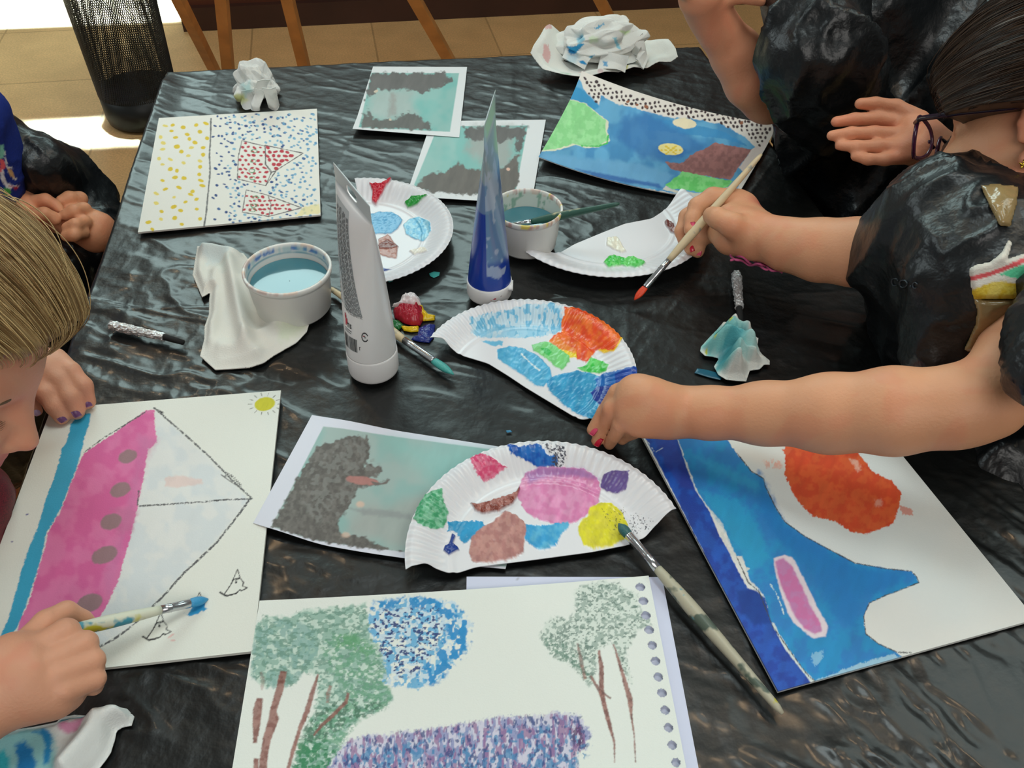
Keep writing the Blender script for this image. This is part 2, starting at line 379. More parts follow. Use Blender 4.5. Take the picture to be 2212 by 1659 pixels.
U, V_ = np.meshgrid(us, vs, indexing='ij'); U = U.ravel(); V_ = V_.ravel()
uc = np.clip(U, 0, TW); vc = np.maximum(V_, 0)
ou = U-uc; ov = V_-vc                                 # overhang
P = TL[None]+exx[None]*uc[:, None]+ey[None]*vc[:, None]
hang = np.abs(ou)+np.abs(ov); hang = np.where((ou != 0) & (ov != 0), np.hypot(ou, ov), hang)
out = (np.sign(ou)[:, None]*exx+np.sign(ov)[:, None]*ey); on = np.linalg.norm(out, axis=1)[:, None]; out = out/np.where(on > 0, on, 1)
wav = .5+.5*np.sin(uc*38+vc*31+3*fbm(uc*7, vc*7, 2)); wv2 = fbm(uc*30, vc*30+hang*8, 9)
push = .003+sm(0, .2, hang)*(.022*wav+.012*wv2)+hang*.12
P = P+out*(np.where(hang > 0, push, 0))[:, None]
P[:, 2] = T-.0045-np.where(hang > 0, hang*.97, 0)
edge = sm(0, .02, np.minimum(np.minimum(uc, TW-uc), vc)+0)
P[:, 2] += cloth_h(P[:, 0], P[:, 1])*np.where(hang > 0, np.exp(-hang*30), 1)
# the corner at the far left stands up in a pinched fold
cd = np.hypot(uc, vc); 
P[:, 2] += .006*np.exp(-((uc)/.02)**2)*sm(0, .05, vc)*sm(.5, .25, vc)*np.where(hang > 0, 0, 1)
nu, nv = len(us), len(vs); i = np.arange(nu*nv).reshape(nu, nv)
F = np.stack([i[:-1, :-1].ravel(), i[:-1, 1:].ravel(), i[1:, 1:].ravel(), i[1:, :-1].ravel()], 1)
m_bag = mat('black_plastic', (11, 13, 13), rough=.42, spec=.42, bump=(46, .0020), coat=.3)
m_bag.node_tree.nodes['Principled BSDF'].inputs['Coat Roughness'].default_value = .14
def bag_bump(m, sc, dist):
    nt = m.node_tree; b = nt.nodes['Principled BSDF']; N = nt.nodes.new; L = nt.links.new
    bp0 = b.inputs['Normal'].links[0].from_node; tc = N('ShaderNodeTexCoord')
    mp = N('ShaderNodeMapping'); mp.inputs['Scale'].default_value = (1.3, .24, 1); mp.inputs['Rotation'].default_value = (0, 0, .5); L(tc.outputs['Object'], mp.inputs['Vector'])
    n = N('ShaderNodeTexNoise'); n.noise_type = 'RIDGED_MULTIFRACTAL'; n.inputs['Scale'].default_value = sc; n.inputs['Detail'].default_value = 3; n.inputs['Distortion'].default_value = .6
    L(mp.outputs[0], n.inputs['Vector'])
    bp = N('ShaderNodeBump'); bp.inputs['Distance'].default_value = dist; L(n.outputs['Fac'], bp.inputs['Height']); L(bp0.outputs[0], bp.inputs['Normal']); L(bp.outputs[0], b.inputs['Normal'])
bag_bump(m_bag, 26, .0016)
o = mesh('plastic_tablecloth', P, F, m_bag); tag(o, 'black plastic sheet with creases and sheen covering the whole table', 'tablecloth')
md = o.modifiers.new('thick', 'SOLIDIFY'); md.thickness = .0004; md.offset = -1
# ------------------------------------------------------------------ wire mesh bin
m_wire = mat('black_wire', (34, 36, 36), rough=.4, metal=.3, spec=.4)
bc = at(316, 258, -T); bc = bc*np.array([1, 1, 0]); BR, BH = .112, .62
bn = empty('mesh_bin', bc, 'tall black wire mesh bin on the floor behind the table', 'bin')
def binr(z): return BR*(1+.16*z/BH)
mb = MB(); prof = [(0.001, .004), (BR*.85, .004), (BR*.97, .012), (BR+.001, .03), (binr(.11), .11), (binr(.11)-.002, .11), (BR-.002, .03), (.001, .008)]
mb.lathe(bc, prof, 64); mb.build('base', m_wire, bn)
mb = MB(); z1 = BH; nw = 128
for sgn in (1, -1):
    for k in range(nw):
        pts = []
        for t in np.linspace(0, 1, 22):
            z = .1+(z1-.1)*t; an = 2*math.pi*k/nw+sgn*t*2.0; r = binr(z)+sgn*.0004
            pts.append(bc+np.array([r*math.cos(an), r*math.sin(an), z]))
        mb.tube(pts, .00115, 4, cap=False)
mb.build('wire_mesh', m_wire, bn)
mb = MB(); mb.tube([bc+np.array([binr(BH)*math.cos(a), binr(BH)*math.sin(a), BH]) for a in np.linspace(0, 2*math.pi, 65)], .004, 8, cap=False); mb.build('rim', m_wire, bn)
# ------------------------------------------------------------------ easel
m_pine = mat('easel_wood', (196, 138, 78), rough=.5, noise=(14, .18))
def leg_line(foot, top, hh, zt):
    a = at(*foot, -T); b = at(top[0], top[1], hh); d = (b-a)/(b[2]-a[2]); return a, a+d*zt
legs = [leg_line((497, 190), (479, 0), -.36, 1.35), leg_line((668, 188), (622, 0), -.36, 1.35), leg_line((1000, 182), (897, 0), -.36, 1.35), leg_line((470, 165), (387, 0), -.30, 1.0)]
base = (legs[0][0]+legs[1][0])/2
ea = empty('easel', base*np.array([1, 1, 0]), 'pale wooden easel whose legs stand on the floor behind the table', 'easel')
for (a, b) in legs[:2]:
    mb = MB(); d = (b-a); d /= np.linalg.norm(d); x = np.cross(d, [0, 1, 0]); x /= np.linalg.norm(x); y = np.cross(d, x)
    M = np.stack([x, y, d], 1); mb.box((a+b)/2, (.034, .03, np.linalg.norm(b-a)), M); mb.build('leg', m_pine, ea, False)
mb = MB(); a = legs[0][0]+(legs[0][1]-legs[0][0])*.45; b = legs[1][0]+(legs[1][1]-legs[1][0])*.45; mb.tube([a, b], .012, 8); mb.build('crossbar', m_pine, ea, False)
e2 = empty('easel', legs[2][0]*np.array([1, 1, 0]), 'second wooden easel, one slanting leg showing right of the two upright ones', 'easel')
for (a, b) in (legs[2], (legs[2][0]+np.array([.62, .12, 0]), legs[2][1]+np.array([.32, .12, 0]))):
    mb = MB(); d = (b-a); d /= np.linalg.norm(d); x = np.cross(d, [0, 1, 0]); x /= np.linalg.norm(x); y = np.cross(d, x)
    M = np.stack([x, y, d], 1); mb.box((a+b)/2, (.034, .03, np.linalg.norm(b-a)), M); mb.build('leg', m_pine, e2, False)
(a, b) = legs[3]; mb = MB(); d = (b-a)/np.linalg.norm(b-a); x = np.cross(d, [0, 1, 0]); x /= np.linalg.norm(x); y = np.cross(d, x)
mb.box((a+b)/2, (.03, .026, np.linalg.norm(b-a)), np.stack([x, y, d], 1)); mb.build('leg', m_pine, ea, False)
# ================================================================== drawings and prints
m_card = mat('painted_card', rough=.62, attr=True, bump=(900, .0002), spec=.35)
m_paper = mat('printed_paper', rough=.5, attr=True, spec=.4)
m_plate = mat('glossy_card_plate', rough=.33, attr=True, spec=.5)
GREY = (84, 82, 84)
# -- dotted houses
def p_houses(p):
    z = lambda pts: zc(pts, 0, 0, 2.962)
    Y1 = z([(1105,800),(1172,815),(1255,800),(1318,790),(1098,838),(1280,843),(1198,860),(1123,880),(1212,890),(1325,885),(1247,912),(1132,938),(1300,945),(1300,990),(1160,970),(1280,1068),(1090,1082),(1132,1092),(1275,1115),(1040,1155),(1120,1135),(1177,1140),(1285,1155),(1058,1210),(1145,1200),(1295,1188),(1232,1225),(1220,1245),(1258,1275),(1187,1293),(1112,1323),(1033,1353),(1155,1347),(1260,1338),(950,1422),(1118,1395),(1280,1400),(1163,1435),(975,1467)])
    Y2 = z([(1058,805),(1028,877),(1045,915),(1040,955),(1225,945),(1018,1015),(1090,1020),(1205,997),(1040,1052),(1175,1042),(1280,1030),(1000,1238),(1113,1262),(1000,1300),(1030,1402)])
    p.dots(Y1, 5.6, 3.8, (222, 192, 40)); p.dots(Y2, 5, 3.4, (230, 210, 110))
    p.line(z([(1350,760),(1347,880),(1340,1000),(1345,1100),(1330,1250),(1320,1360),(1305,1450)]), 3.2, (105, 104, 104), rough=1)
    h1 = z([(1548,900),(1695,935),(1700,990),(1697,1050),(1735,1105),(1700,1188),(1520,1145),(1525,1000)])
    rf = z([(1697,930),(1940,980),(1760,1095),(1740,1100),(1700,1050)]); h1b = z([(1735,1105),(1765,1095),(1700,1188)])
    h2 = z([(1575,1215),(1700,1245),(1930,1330),(1720,1385),(1550,1358)])
    r = random.Random(3)
    for P, st, w_ in ((h1, 13, .9), (rf, 12.5, 1.1), (h2, 11, .9)):
        P = np.array(P); lo = P.min(0); hi = P.max(0); k = 0; pts = []
        yy = lo[1]+5
        while yy < hi[1]:
            xx = lo[0]+5+(k % 2)*5
            while xx < hi[0]:
                q = (xx+r.uniform(-1.5, 1.5), yy+r.uniform(-1.5, 1.5))
                if segdist(np.array([q[0]]), np.array([q[1]]), P)[0] < -2.5: pts.append(q)
                xx += st
            yy += 9.2; k += 1
        p.dots(pts, 4.6*w_, 2.9*w_, (188, 44, 62), 8)
        p.line(list(map(tuple, P))+[tuple(P[0])], 1.8, (96, 88, 90), rough=.8)
    p.line(z([(1735,1105),(1765,1095),(1700,1188)]), 1.8, (96, 88, 90)); p.line(z([(1715,1250),(1735,1310),(1720,1385)]), 1.6, (110, 95, 95))
    for x, y in z([(1628,967),(1622,1030),(1612,1093),(1615,1140),(1635,1265),(1622,1315),(1615,1345)]):
        pts = [(x+6.5*math.cos(t)*r.uniform(.8, 1.1), y+4*math.sin(t)*r.uniform(.8, 1.1)) for t in np.linspace(0, 6.28, 10)]; p.line(pts, 1.6, (70, 140, 90))
    for (n, ca, cb, x0, x1) in ((70, (36, 70, 130), 0, 460, 620), (60, (60, 95, 150), 0, 470, 660), (120, (130, 178, 205), 0, 490, 684), (60, (96, 150, 190), 0, 600, 684)):
        pts = []
        for _ in range(n*4):
            q = (r.uniform(x0, x1), r.uniform(246, 482))
            if q[1] > 500-(q[0]-460)*.12-8: continue
            if any(segdist(np.array([q[0]]), np.array([q[1]]), P)[0] < 4 for P in (h1, rf, h1b, h2)): continue
            if any(abs(q[0]-s[0])+abs(q[1]-s[1]) < 11 for s in pts): continue
            pts.append(q)
            if len(pts) >= n: break
        p.dots(pts, 3.6 if ca[0] < 50 else 3.2, 2.1, ca, 10, jit=.35)
    p.poly(z([(1890,1385),(1930,1330),(2040,1300),(2050,1365)]), (236, 222, 150), rough=3, alpha=.7)
sheet('drawing', [(344,258),(685,238),(693,467),(299,505)], None, p_houses, m_card, 'drawing of red dotted houses with yellow and blue dots, far left of the table', 'drawing', z=.001, t=.0022, base=(232, 230, 222))
# -- small prints
def clouds(p, inner, trees, low, fl=0):
    p.poly(inner, (150, 190, 184), rough=.3, var=.06, vs=30, color2=(172, 180, 174))
    for T_ in trees: p.poly(T_, (94, 88, 86), rough=9, ns=9, soft=3.5, var=.2, vs=9, color2=(108, 102, 98))
    for T_ in low: p.poly(T_, (176, 172, 166), rough=7, ns=14, soft=9, alpha=.75)
def p_print1(p):
    z = lambda pts: zc(pts, 700, 0, 2.765)
    inner = z([(283,435),(806,437),(752,788),(208,770)])
    p.poly(inner, (118, 182, 176), rough=.3, color2=(140, 186, 180), vs=40)
    p.poly(z([(300,530),(560,540),(520,600),(560,680),(380,720),(250,690)]), (168, 184, 180), rough=6, soft=14, alpha=.9)
    p.poly(z([(400,560),(430,560),(425,690),(385,690)]), (150, 146, 142), rough=5, soft=7, alpha=.8)
    p.poly(z([(285,436),(720,437),(765,480),(700,520),(640,530),(600,560),(540,545),(440,530),(330,535),(290,570),(245,600)]), (98, 94, 92), rough=8, ns=8, soft=3, var=.25, vs=10)
    p.poly(z([(210,768),(235,680),(260,690),(265,640),(300,710),(350,715),(420,712),(470,680),(510,668),(560,685),(580,715),(640,745),(640,783)]), (98, 96, 92), rough=6, ns=7, soft=3, var=.25, vs=10)
    p.dots(z([(310,545),(395,715)]), 4, 2.5, (205, 190, 170))
sheet('printed_photo', [(806,144),(1009,145),(992,297),(762,283)], None, p_print1, m_paper, 'small landscape print with white border, the farther of the two overlapping prints', 'print', z=.0018, t=.0003, base=(222, 224, 226), lift=lambda u, v: .003*np.maximum(v-.8, 0)*5*(1-u))
def p_print2(p):
    z = lambda pts: zc(pts, 700, 0, 2.765)
    p.poly([(946,273),(1140,271),(1112,424),(891,408)], (124, 184, 178), rough=.3, color2=(146, 190, 184), vs=40)
    p.poly(z([(900,760),(1130,760),(1120,1020),(1000,1010),(850,900)]), (160, 164, 160), rough=8, soft=16, alpha=.9)
    p.poly(z([(830,760),(1215,755),(1170,910),(1150,900),(1140,820),(1090,830),(1060,860),(1020,850),(960,830),(900,850),(850,820)]), (96, 92, 90), rough=8, ns=8, soft=3, var=.25, vs=10)
    p.poly(z([(540,1128),(590,1060),(640,1035),(740,1020),(800,970),(850,1000),(900,1010),(1000,1020),(1080,1010),(1110,960),(1165,920),(1150,1180),(660,1150)]), (98, 90, 84), rough=7, ns=8, soft=3, var=.25, vs=10)
    p.dots(z([(1100,1010)]), 5, 3, (222, 180, 160))
sheet('printed_photo', [(932,262),(1179,259),(1148,441),(877,424)], None, p_print2, m_paper, 'small landscape print partly under the farther print, behind the blue tube', 'print', z=.001, t=.0003, base=(222, 224, 226))
# -- ocean painting
def p_ocean(p):
    z2 = lambda pts: zc(pts, 700, 0, 2.765); z3 = lambda pts: zc(pts, 1450, 0, 2.765)
    p.poly([(1250,186),(1264,206),(1275,224),(1293,236),(1297,215),(1329,231),(1369,239),(1409,250),(1450,259),(1500,263),(1560,276),(1609,298),(1631,318),(1618,340),(1605,372),(1580,450),(1500,425),(1293,392),(1150,352),(1180,256),(1215,216)], (66, 140, 192), rough=2.5, color2=(96, 166, 208), vs=26, var=.16, wet=.3)
    p.poly([(1400,255),(1560,285),(1620,318),(1560,300),(1400,282)], (52, 140, 198), rough=3, alpha=.8)
    p.poly([(1350,255),(1400,250),(1500,300),(1530,320),(1440,350),(1380,340),(1330,300)], (48, 112, 176), rough=6, soft=8, alpha=.75, ns=14)
    p.poly(z2([(1290,965),(1640,1070),(2030,1120),(2090,1050),(1900,980),(1600,960),(1300,935)]), (112, 172, 212), rough=5, soft=6, alpha=.8, ns=12)
    p.poly(z2([(1500,1020),(1640,1070),(2020,1125),(2000,1100),(1700,1050)]), (34, 92, 168), rough=2, soft=3, alpha=.8)
    p.poly(z2([(1440,600),(1500,540),(1600,600),(1650,650),(1600,680)]), (50, 146, 198), rough=3, soft=3)
    p.poly(z2([(1335,705),(1440,608),(1560,636),(1650,700),(1700,740),(1690,790),(1705,850),(1640,890),(1560,900),(1500,880),(1400,915),(1275,935),(1300,800)]), (226, 226, 200), rough=2)
    p.poly(z2([(1340,705),(1440,612),(1560,640),(1640,700),(1680,730),(1680,780),(1695,845),(1640,880),(1540,885),(1480,878),(1400,905),(1275,925),(1300,800)]), (160, 226, 158), rough=2, var=.1, vs=10, color2=(140, 214, 140), wet=.3)
    p.line(z2([(1697,820),(1690,865),(1640,884),(1540,886)]), 3.5, (72, 190, 92), rough=1.5)
    p.poly(z2([(1990,880),(2020,860),(2100,870),(2160,900),(2140,935),(2060,930),(2000,915)]), (40, 104, 172), rough=4, soft=5)
    p.ell(1449, 323, 27, 12.5, 6, (236, 222, 150), rough=1)
    p.dots([(1449+20*math.cos(a)*r_, 323+9*math.sin(a)*r_+2) for r_ in (1, .55, .05) for a in np.linspace(0, 6.28, 7)[:-1]], 3, 2, (228, 196, 60))
    p.ell(1478, 270, 26, 9, 8, (236, 224, 190), rough=2)
    p.poly([(1438,351),(1470,354),(1500,330),(1530,318),(1542,308),(1595,318),(1626,323),(1608,346),(1596,362),(1578,388),(1522,380),(1479,374),(1450,365)], (146, 96, 94), rough=2.5, var=.2, vs=8, color2=(166, 112, 108))
    p.poly([(1624,322),(1662,300),(1640,345),(1605,372),(1596,362),(1608,346)], (228, 214, 208), rough=1.5)
    p.poly([(1438,400),(1475,371),(1533,382),(1584,391),(1569,405),(1522,416),(1478,410),(1450,408)], (104, 204, 104), rough=2.5, var=.14, vs=9, color2=(134, 218, 130), wet=.3)
    p.poly([(1438,402),(1455,410),(1500,417),(1540,415),(1588,398),(1590,445),(1500,425),(1430,410)], (222, 214, 196), rough=1.5, alpha=.9)
    r = random.Random(5); pts = []
    A = [(1256,178),(1330,208),(1400,228),(1460,238),(1520,252),(1600,268),(1668,286)]; B = [(1252,188),(1275,205),(1330,226),(1405,246),(1480,258),(1540,270),(1600,288),(1640,318)]
    strip = A+B[::-1]+[(1262,214),(1282,224),(1294,230)][:0]
    strip = [(1258,180),(1330,207),(1400,227),(1465,239),(1520,250),(1600,267),(1668,287),(1640,318),(1600,290),(1540,271),(1480,259),(1405,247),(1330,227),(1298,212),(1294,234),(1276,220),(1265,204)]
    y = 178
    while y < 320:
        x = 1252+(int(y) % 2)*4
        while x < 1668:
            q = (x+r.uniform(-1.5, 1.5), y+r.uniform(-1, 1))
            if segdist(np.array([q[0]]), np.array([q[1]]), strip)[0] < -.6: pts.append(q)
            x += 10
        y += 6.8
    p.dots(pts, 3.1, 2.2, (58, 34, 40), 25, jit=.3)
    p.dots([(1355,228),(1375,234),(1395,238),(1600,275)], 4, 2.6, (150, 90, 60))
sheet('painting', [(1255,175),(1675,284),(1585,437),(1163,349)], [(1462,240),(1632,358),(1370,405),(1212,262)], p_ocean, m_card, 'blue sea painting with green hill, yellow sun and dotted border, far right of the table', 'painting', z=.0012, t=.0014, base=(230, 222, 214), lift=lambda u, v: .012*np.maximum(0, .3-v)**2*8+.006*(1-u)**3)
# -- sailboat canvas
def p_boat(p):
    z4 = lambda pts: zc(pts, 0, 500, 2.962); z7 = lambda pts: zc(pts, 0, 1000, 2.517)
    W1 = (224, 226, 222)
    p.poly([(333,884),(452,990),(538,1080),(469,1168),(397,1236),(334,1304),(278,1356),(211,1398),(180,1396),(238,1294),(294,1103),(314,1000),(338,952)], (222, 224, 222), rough=2, soft=5, var=.03, color2=(212, 218, 220), vs=30)
    p.poly(z7([(900,80),(960,65),(1100,90),(1100,115),(960,135),(900,125)]), (226, 200, 194), rough=3, soft=3, alpha=.75)
    p.poly([(169,895),(196,892),(194,915),(184,939),(176,973),(168,1004),(150,1050),(131,1099),(99,1155),(95,1181),(79,1238),(64,1286),(44,1342),(20,1381),(-6,1400),(-4,1382),(16,1342),(36,1274),(48,1226),(64,1179),(79,1147),(99,1079),(115,1035),(127,1000),(133,969),(145,952),(154,915)], (54, 162, 200), rough=2.4, ns=4, var=.05, wet=.2)
    p.poly([(316,886),(334,885),(334,915),(338,940),(338,956),(328,966),(320,970),(314,1006),(307,1048),(296,1100),(282,1159),(266,1215),(254,1258),(238,1294),(217,1330),(190,1365),(100,1400),(36,1380),(40,1350),(44,1338),(64,1298),(75,1254),(95,1191),(103,1151),(131,1103),(152,1047),(172,1000),(182,979),(212,958),(250,934),(275,914),(298,900)], (212, 98, 156), rough=3, ns=4, var=.07, vs=30, color2=(218, 118, 168), wet=.15)
    p.poly([(300,940),(338,950),(310,1010),(290,1100),(262,1200),(235,1280),(225,1240),(262,1140),(285,1040)], (196, 118, 164), rough=6, soft=12, alpha=.55)
    p.poly([(240,1100),(262,1120),(250,1150),(286,1150),(296,1105),(282,1095)], (190, 110, 150), rough=6, soft=8, alpha=.6)
    for (x, y, a, b) in ((276, 986, 21, 14), (260, 1058, 23, 15), (240, 1127, 24, 17), (226, 1199, 30, 18), (193, 1303, 30, 19)):
        p.ell(x, y, a, b, -22, (150, 118, 124), rough=1.8, soft=2.2, var=.08)
    C = (70, 70, 72)
    p.line([(333,881),(352,892)], 3.4, (54, 54, 56), rough=1, gap=.3)
    for L_, w_ in (([(333,881),(372,915),(412,950),(452,986),(500,1036),(544,1077)], 2.4), ([(542,1076),(515,1112),(469,1171),(430,1208),(397,1238),(360,1280),(334,1306),(306,1334),(278,1358),(244,1382),(211,1399)], 3.0), ([(302,1093),(350,1090),(397,1087),(450,1083),(493,1079),(536,1078)], 2.2), ([(182,977),(225,945),(270,918),(317,888)], 1.8), ([(300,1060),(297,1090)], 2.2)):
        p.line(L_, w_*1.45, (92, 92, 94), rough=1.2, ns=3, gap=.34)
    p.line([(302,1093),(350,1090)], 2, (60, 60, 62), gap=.4); p.line([(460,1081),(493,1079)], 2.4, (60, 60, 62), gap=.3)
    # sun and its rays
    p.ell(572, 873, 23, 14.5, -12, (204, 198, 44), rough=1.2, var=.08, vs=5)
    for a in np.linspace(0, 2*math.pi, 15)[:-1]:
        ca, sa = math.cos(a), math.sin(a); p.line([(572+28*ca, 873+18*sa), (572+36*ca, 873+24*sa)], 1.1, (90, 88, 70), rough=.6)
    # signature along the mast line
    S_ = z7([(1200,62),(1225,80),(1260,105),(1300,132)]); p.line(S_, 1.5, (70, 68, 70))
    sg = z7([(1225,50),(1240,55),(1232,75),(1222,72),(1245,58),(1250,70),(1258,62),(1258,78),(1266,70),(1268,86),(1278,78),(1274,96),(1286,90),(1284,104),(1294,98),(1292,112),(1304,108),(1300,122),(1312,116),(1310,136)]); p.line(sg, 1.1, (62, 60, 62), rough=.4)
    # charcoal birds
    K = (44, 42, 44)
    def bird(ox, oy, s, fill=None):
        z = lambda pts: [(ox+a*s, oy+b*s) for a, b in pts]
        body = z([(-28,20),(-20,24),(-10,10),(-4,0),(0,-8),(14,-12),(22,-2),(20,6),(30,10),(18,16),(14,14),(6,22),(-4,24),(-16,28)])
        if fill: p.poly(body, fill, rough=1.5, wet=.6)
        else:
            p.line(body+[body[0]], 2.2, K, rough=.8, gap=.12); p.line(z([(-28,20),(-16,27),(-2,25)]), 3.6, K, rough=1); p.dots(z([(6,-2)]), 3, 2.4, K)
        p.line(z([(-4,0),(2,-14),(9,-30),(14,-14),(13,-10),(4,-6)]), 1.9, K, rough=.6)
    bird(504, 1260, 1.0); bird(338, 1354, 1.05); bird(423, 1306, .9, (48, 148, 200))
    p.dots(z7([(930,940),(940,965)]), 7, 2, (226, 196, 190), -10); p.dots(z7([(148,280),(65,428)]), 3, 1.6, (120, 120, 160))
CC = at(549,1411) ; _b = at(113,887)+(at(549,1411)-at(608,848)); _bl = project(_b[None]); BLB = (float(_bl[0][0]), float(_bl[1][0]))
sheet('painting', [(113,887),(608,848),(549,1411),BLB], None, p_boat, m_card, 'canvas board painted with a pink sailboat, blue strip, yellow sun and charcoal birds', 'painting', z=.001, t=.003, cell=.0007, base=(226, 228, 220))
# -- blue wave painting
def p_wave(p):
    z6 = lambda pts: zc(pts, 1350, 500, 2.566); z10 = lambda pts: zc(pts, 1600, 1000, 2.518); z9 = lambda pts: zc(pts, 1100, 1150, 3.26)
    right = [(1540,900),(1568,948),(1592,979),(1623,1018),(1650,1034),(1652,1048),(1675,1095),(1695,1127),(1739,1159),(1791,1187),(1846,1216),(1910,1228),(1969,1234),(1980,1246),(1985,1258),(1957,1270),(1918,1284),(1878,1302),(1866,1330),(1870,1369),(1898,1391),(1938,1409),(1952,1421)]
    left = [(1771,1476),(1747,1461),(1711,1413),(1691,1381),(1667,1353),(1652,1290),(1636,1270),(1616,1258),(1591,1202),(1560,1130),(1530,1095),(1506,1060),(1486,1007),(1463,948),(1440,900)]
    p.poly(right+[(1860,1446)]+left, (36, 142, 200), rough=2.5, var=.14, vs=24, color2=(44, 128, 196), wet=.15)
    p.poly(z6([(400,1250),(560,1300),(760,1390),(790,1437),(720,1437),(500,1340)]), (50, 158, 206), rough=8, soft=12, alpha=.8)
    p.poly([(1640,1020),(1655,1050),(1700,1140),(1840,1222),(1960,1240),(1940,1262),(1860,1290),(1850,1360),(1800,1330),(1760,1250),(1690,1180),(1640,1100)], (32, 122, 192), rough=8, soft=10, alpha=.85)
    p.poly([(1510,1060),(1600,1080),(1640,1140),(1660,1210),(1620,1240),(1570,1150)], (42, 160, 208), rough=8, soft=9, alpha=.8)
    p.line(z9([(1500,10),(1530,90),(1600,190),(1680,260)]), 7, (214, 218, 214), rough=4, alpha=.95); p.poly(z9([(1570,160),(1640,170),(1700,340),(1760,400),(1680,370)]), (222, 224, 220), rough=2.5)
    p.line(z10([(160,660),(200,720),(235,820)]), 2.6, (205, 225, 225), rough=2, gap=.3); p.line(z6([(290,1150),(330,1280),(390,1437)]), 4, (190, 205, 215), rough=3, gap=.42)
    p.poly([(1652,1340),(1672,1346),(1690,1385),(1730,1440),(1765,1476),(1745,1466),(1705,1415)], (214, 222, 220), rough=2.6, soft=1.5)
    p.poly([(1760,1470),(1850,1436),(1930,1412),(1950,1424),(1860,1450),(1790,1478)], (170, 208, 226), rough=4, ns=4, alpha=.85); p.poly(z10([(380,1040),(450,1020),(440,1080),(400,1110)]), (150, 200, 224), rough=5, ns=3, alpha=.7)
    p.poly([(1360,880),(1440,880),(1463,948),(1482,1007),(1502,1060),(1530,1100),(1554,1156),(1572,1187),(1591,1227),(1615,1270),(1635,1278),(1652,1292),(1660,1320),(1666,1345),(1695,1401),(1723,1437),(1754,1478),(1679,1504)], (14, 62, 158), rough=1.6, var=.22, vs=18, color2=(22, 84, 182), wet=.5)
    p.poly([(1410,945),(1455,945),(1480,1010),(1500,1060),(1470,1050),(1440,1010)], (48, 60, 150), rough=3, soft=5, alpha=.6)
    p.line(z6([(130,1170),(165,1225),(210,1200)]), 1.4, (200, 215, 230), gap=.45)
    p.poly([(1590,1275),(1635,1275),(1654,1300),(1664,1345),(1630,1350),(1600,1320)], (16, 60, 140), rough=3, soft=5, alpha=.8)
    p.poly([(1695,965),(1697,1007),(1695,1024),(1707,1052),(1723,1083),(1755,1115),(1806,1127),(1838,1149),(1874,1154),(1930,1131),(1941,1099),(1947,1064),(1925,1038),(1886,1020),(1860,985),(1830,940),(1700,930)], (214, 78, 42), rough=3.4, ns=4, var=.14, vs=14, color2=(222, 96, 50))
    p.poly(z10([(860,230),(930,250),(940,285),(880,280)]), (222, 110, 80), rough=3, ns=3, alpha=.7); p.poly(z6([(770,1270),(860,1270),(870,1310),(790,1310)]), (232, 150, 124), rough=6, ns=3, soft=5, thr=(5, .45, 3), alpha=.6); p.poly(z6([(860,1205),(930,1205),(900,1240)]), (222, 100, 64), rough=3)
    p.poly(z10([(735,200),(765,195),(765,235),(735,240)]), (236, 190, 170), rough=5, ns=4, soft=4, alpha=.5); p.poly(z6([(1240,1260),(1290,1270),(1310,1320),(1290,1330)]), (232, 200, 180), rough=5, ns=4, soft=4, alpha=.6)
    p.poly([(1671,1206),(1695,1198),(1712,1206),(1724,1224),(1745,1268),(1768,1316),(1789,1352),(1783,1375),(1757,1380),(1735,1362),(1715,1346),(1700,1320),(1686,1280),(1676,1240)], (226, 214, 222), rough=2, soft=2)
    p.poly([(1674,1212),(1692,1206),(1712,1224),(1730,1262),(1752,1310),(1772,1345),(1776,1364),(1760,1370),(1738,1358),(1716,1330),(1698,1290),(1682,1250)], (204, 118, 172), rough=2, soft=3, var=.07, color2=(196, 132, 182))
    for L_ in (right[2:-1]+[(1968,1410)], [(1667,1350),(1691,1384),(1711,1413),(1747,1461),(1765,1474)], [(1591,1202),(1616,1258),(1640,1278),(1666,1345)]):
        p.line(L_, 1.9, (66, 68, 70), rough=.9, gap=.2)
_a, _b, _c2 = at(1679,1497), at(2233,1342), at(1385,945); _L = at(1679,1497)-(at(1679,1497)-at(1385,945))/np.linalg.norm(at(1679,1497)-at(1385,945))*.262
_q = project(np.array([_L, _L+_b-_a])); WV = [(float(_q[0][0]), float(_q[1][0])), (float(_q[0][1]), float(_q[1][1])), (2233,1342), (1679,1497)]
sheet('painting', WV, None, p_wave, m_card, 'painting of blue waves with an orange blot and a pink oval, nearest the right edge', 'painting', z=.001, t=.003, cell=.0007, base=(226, 228, 224))
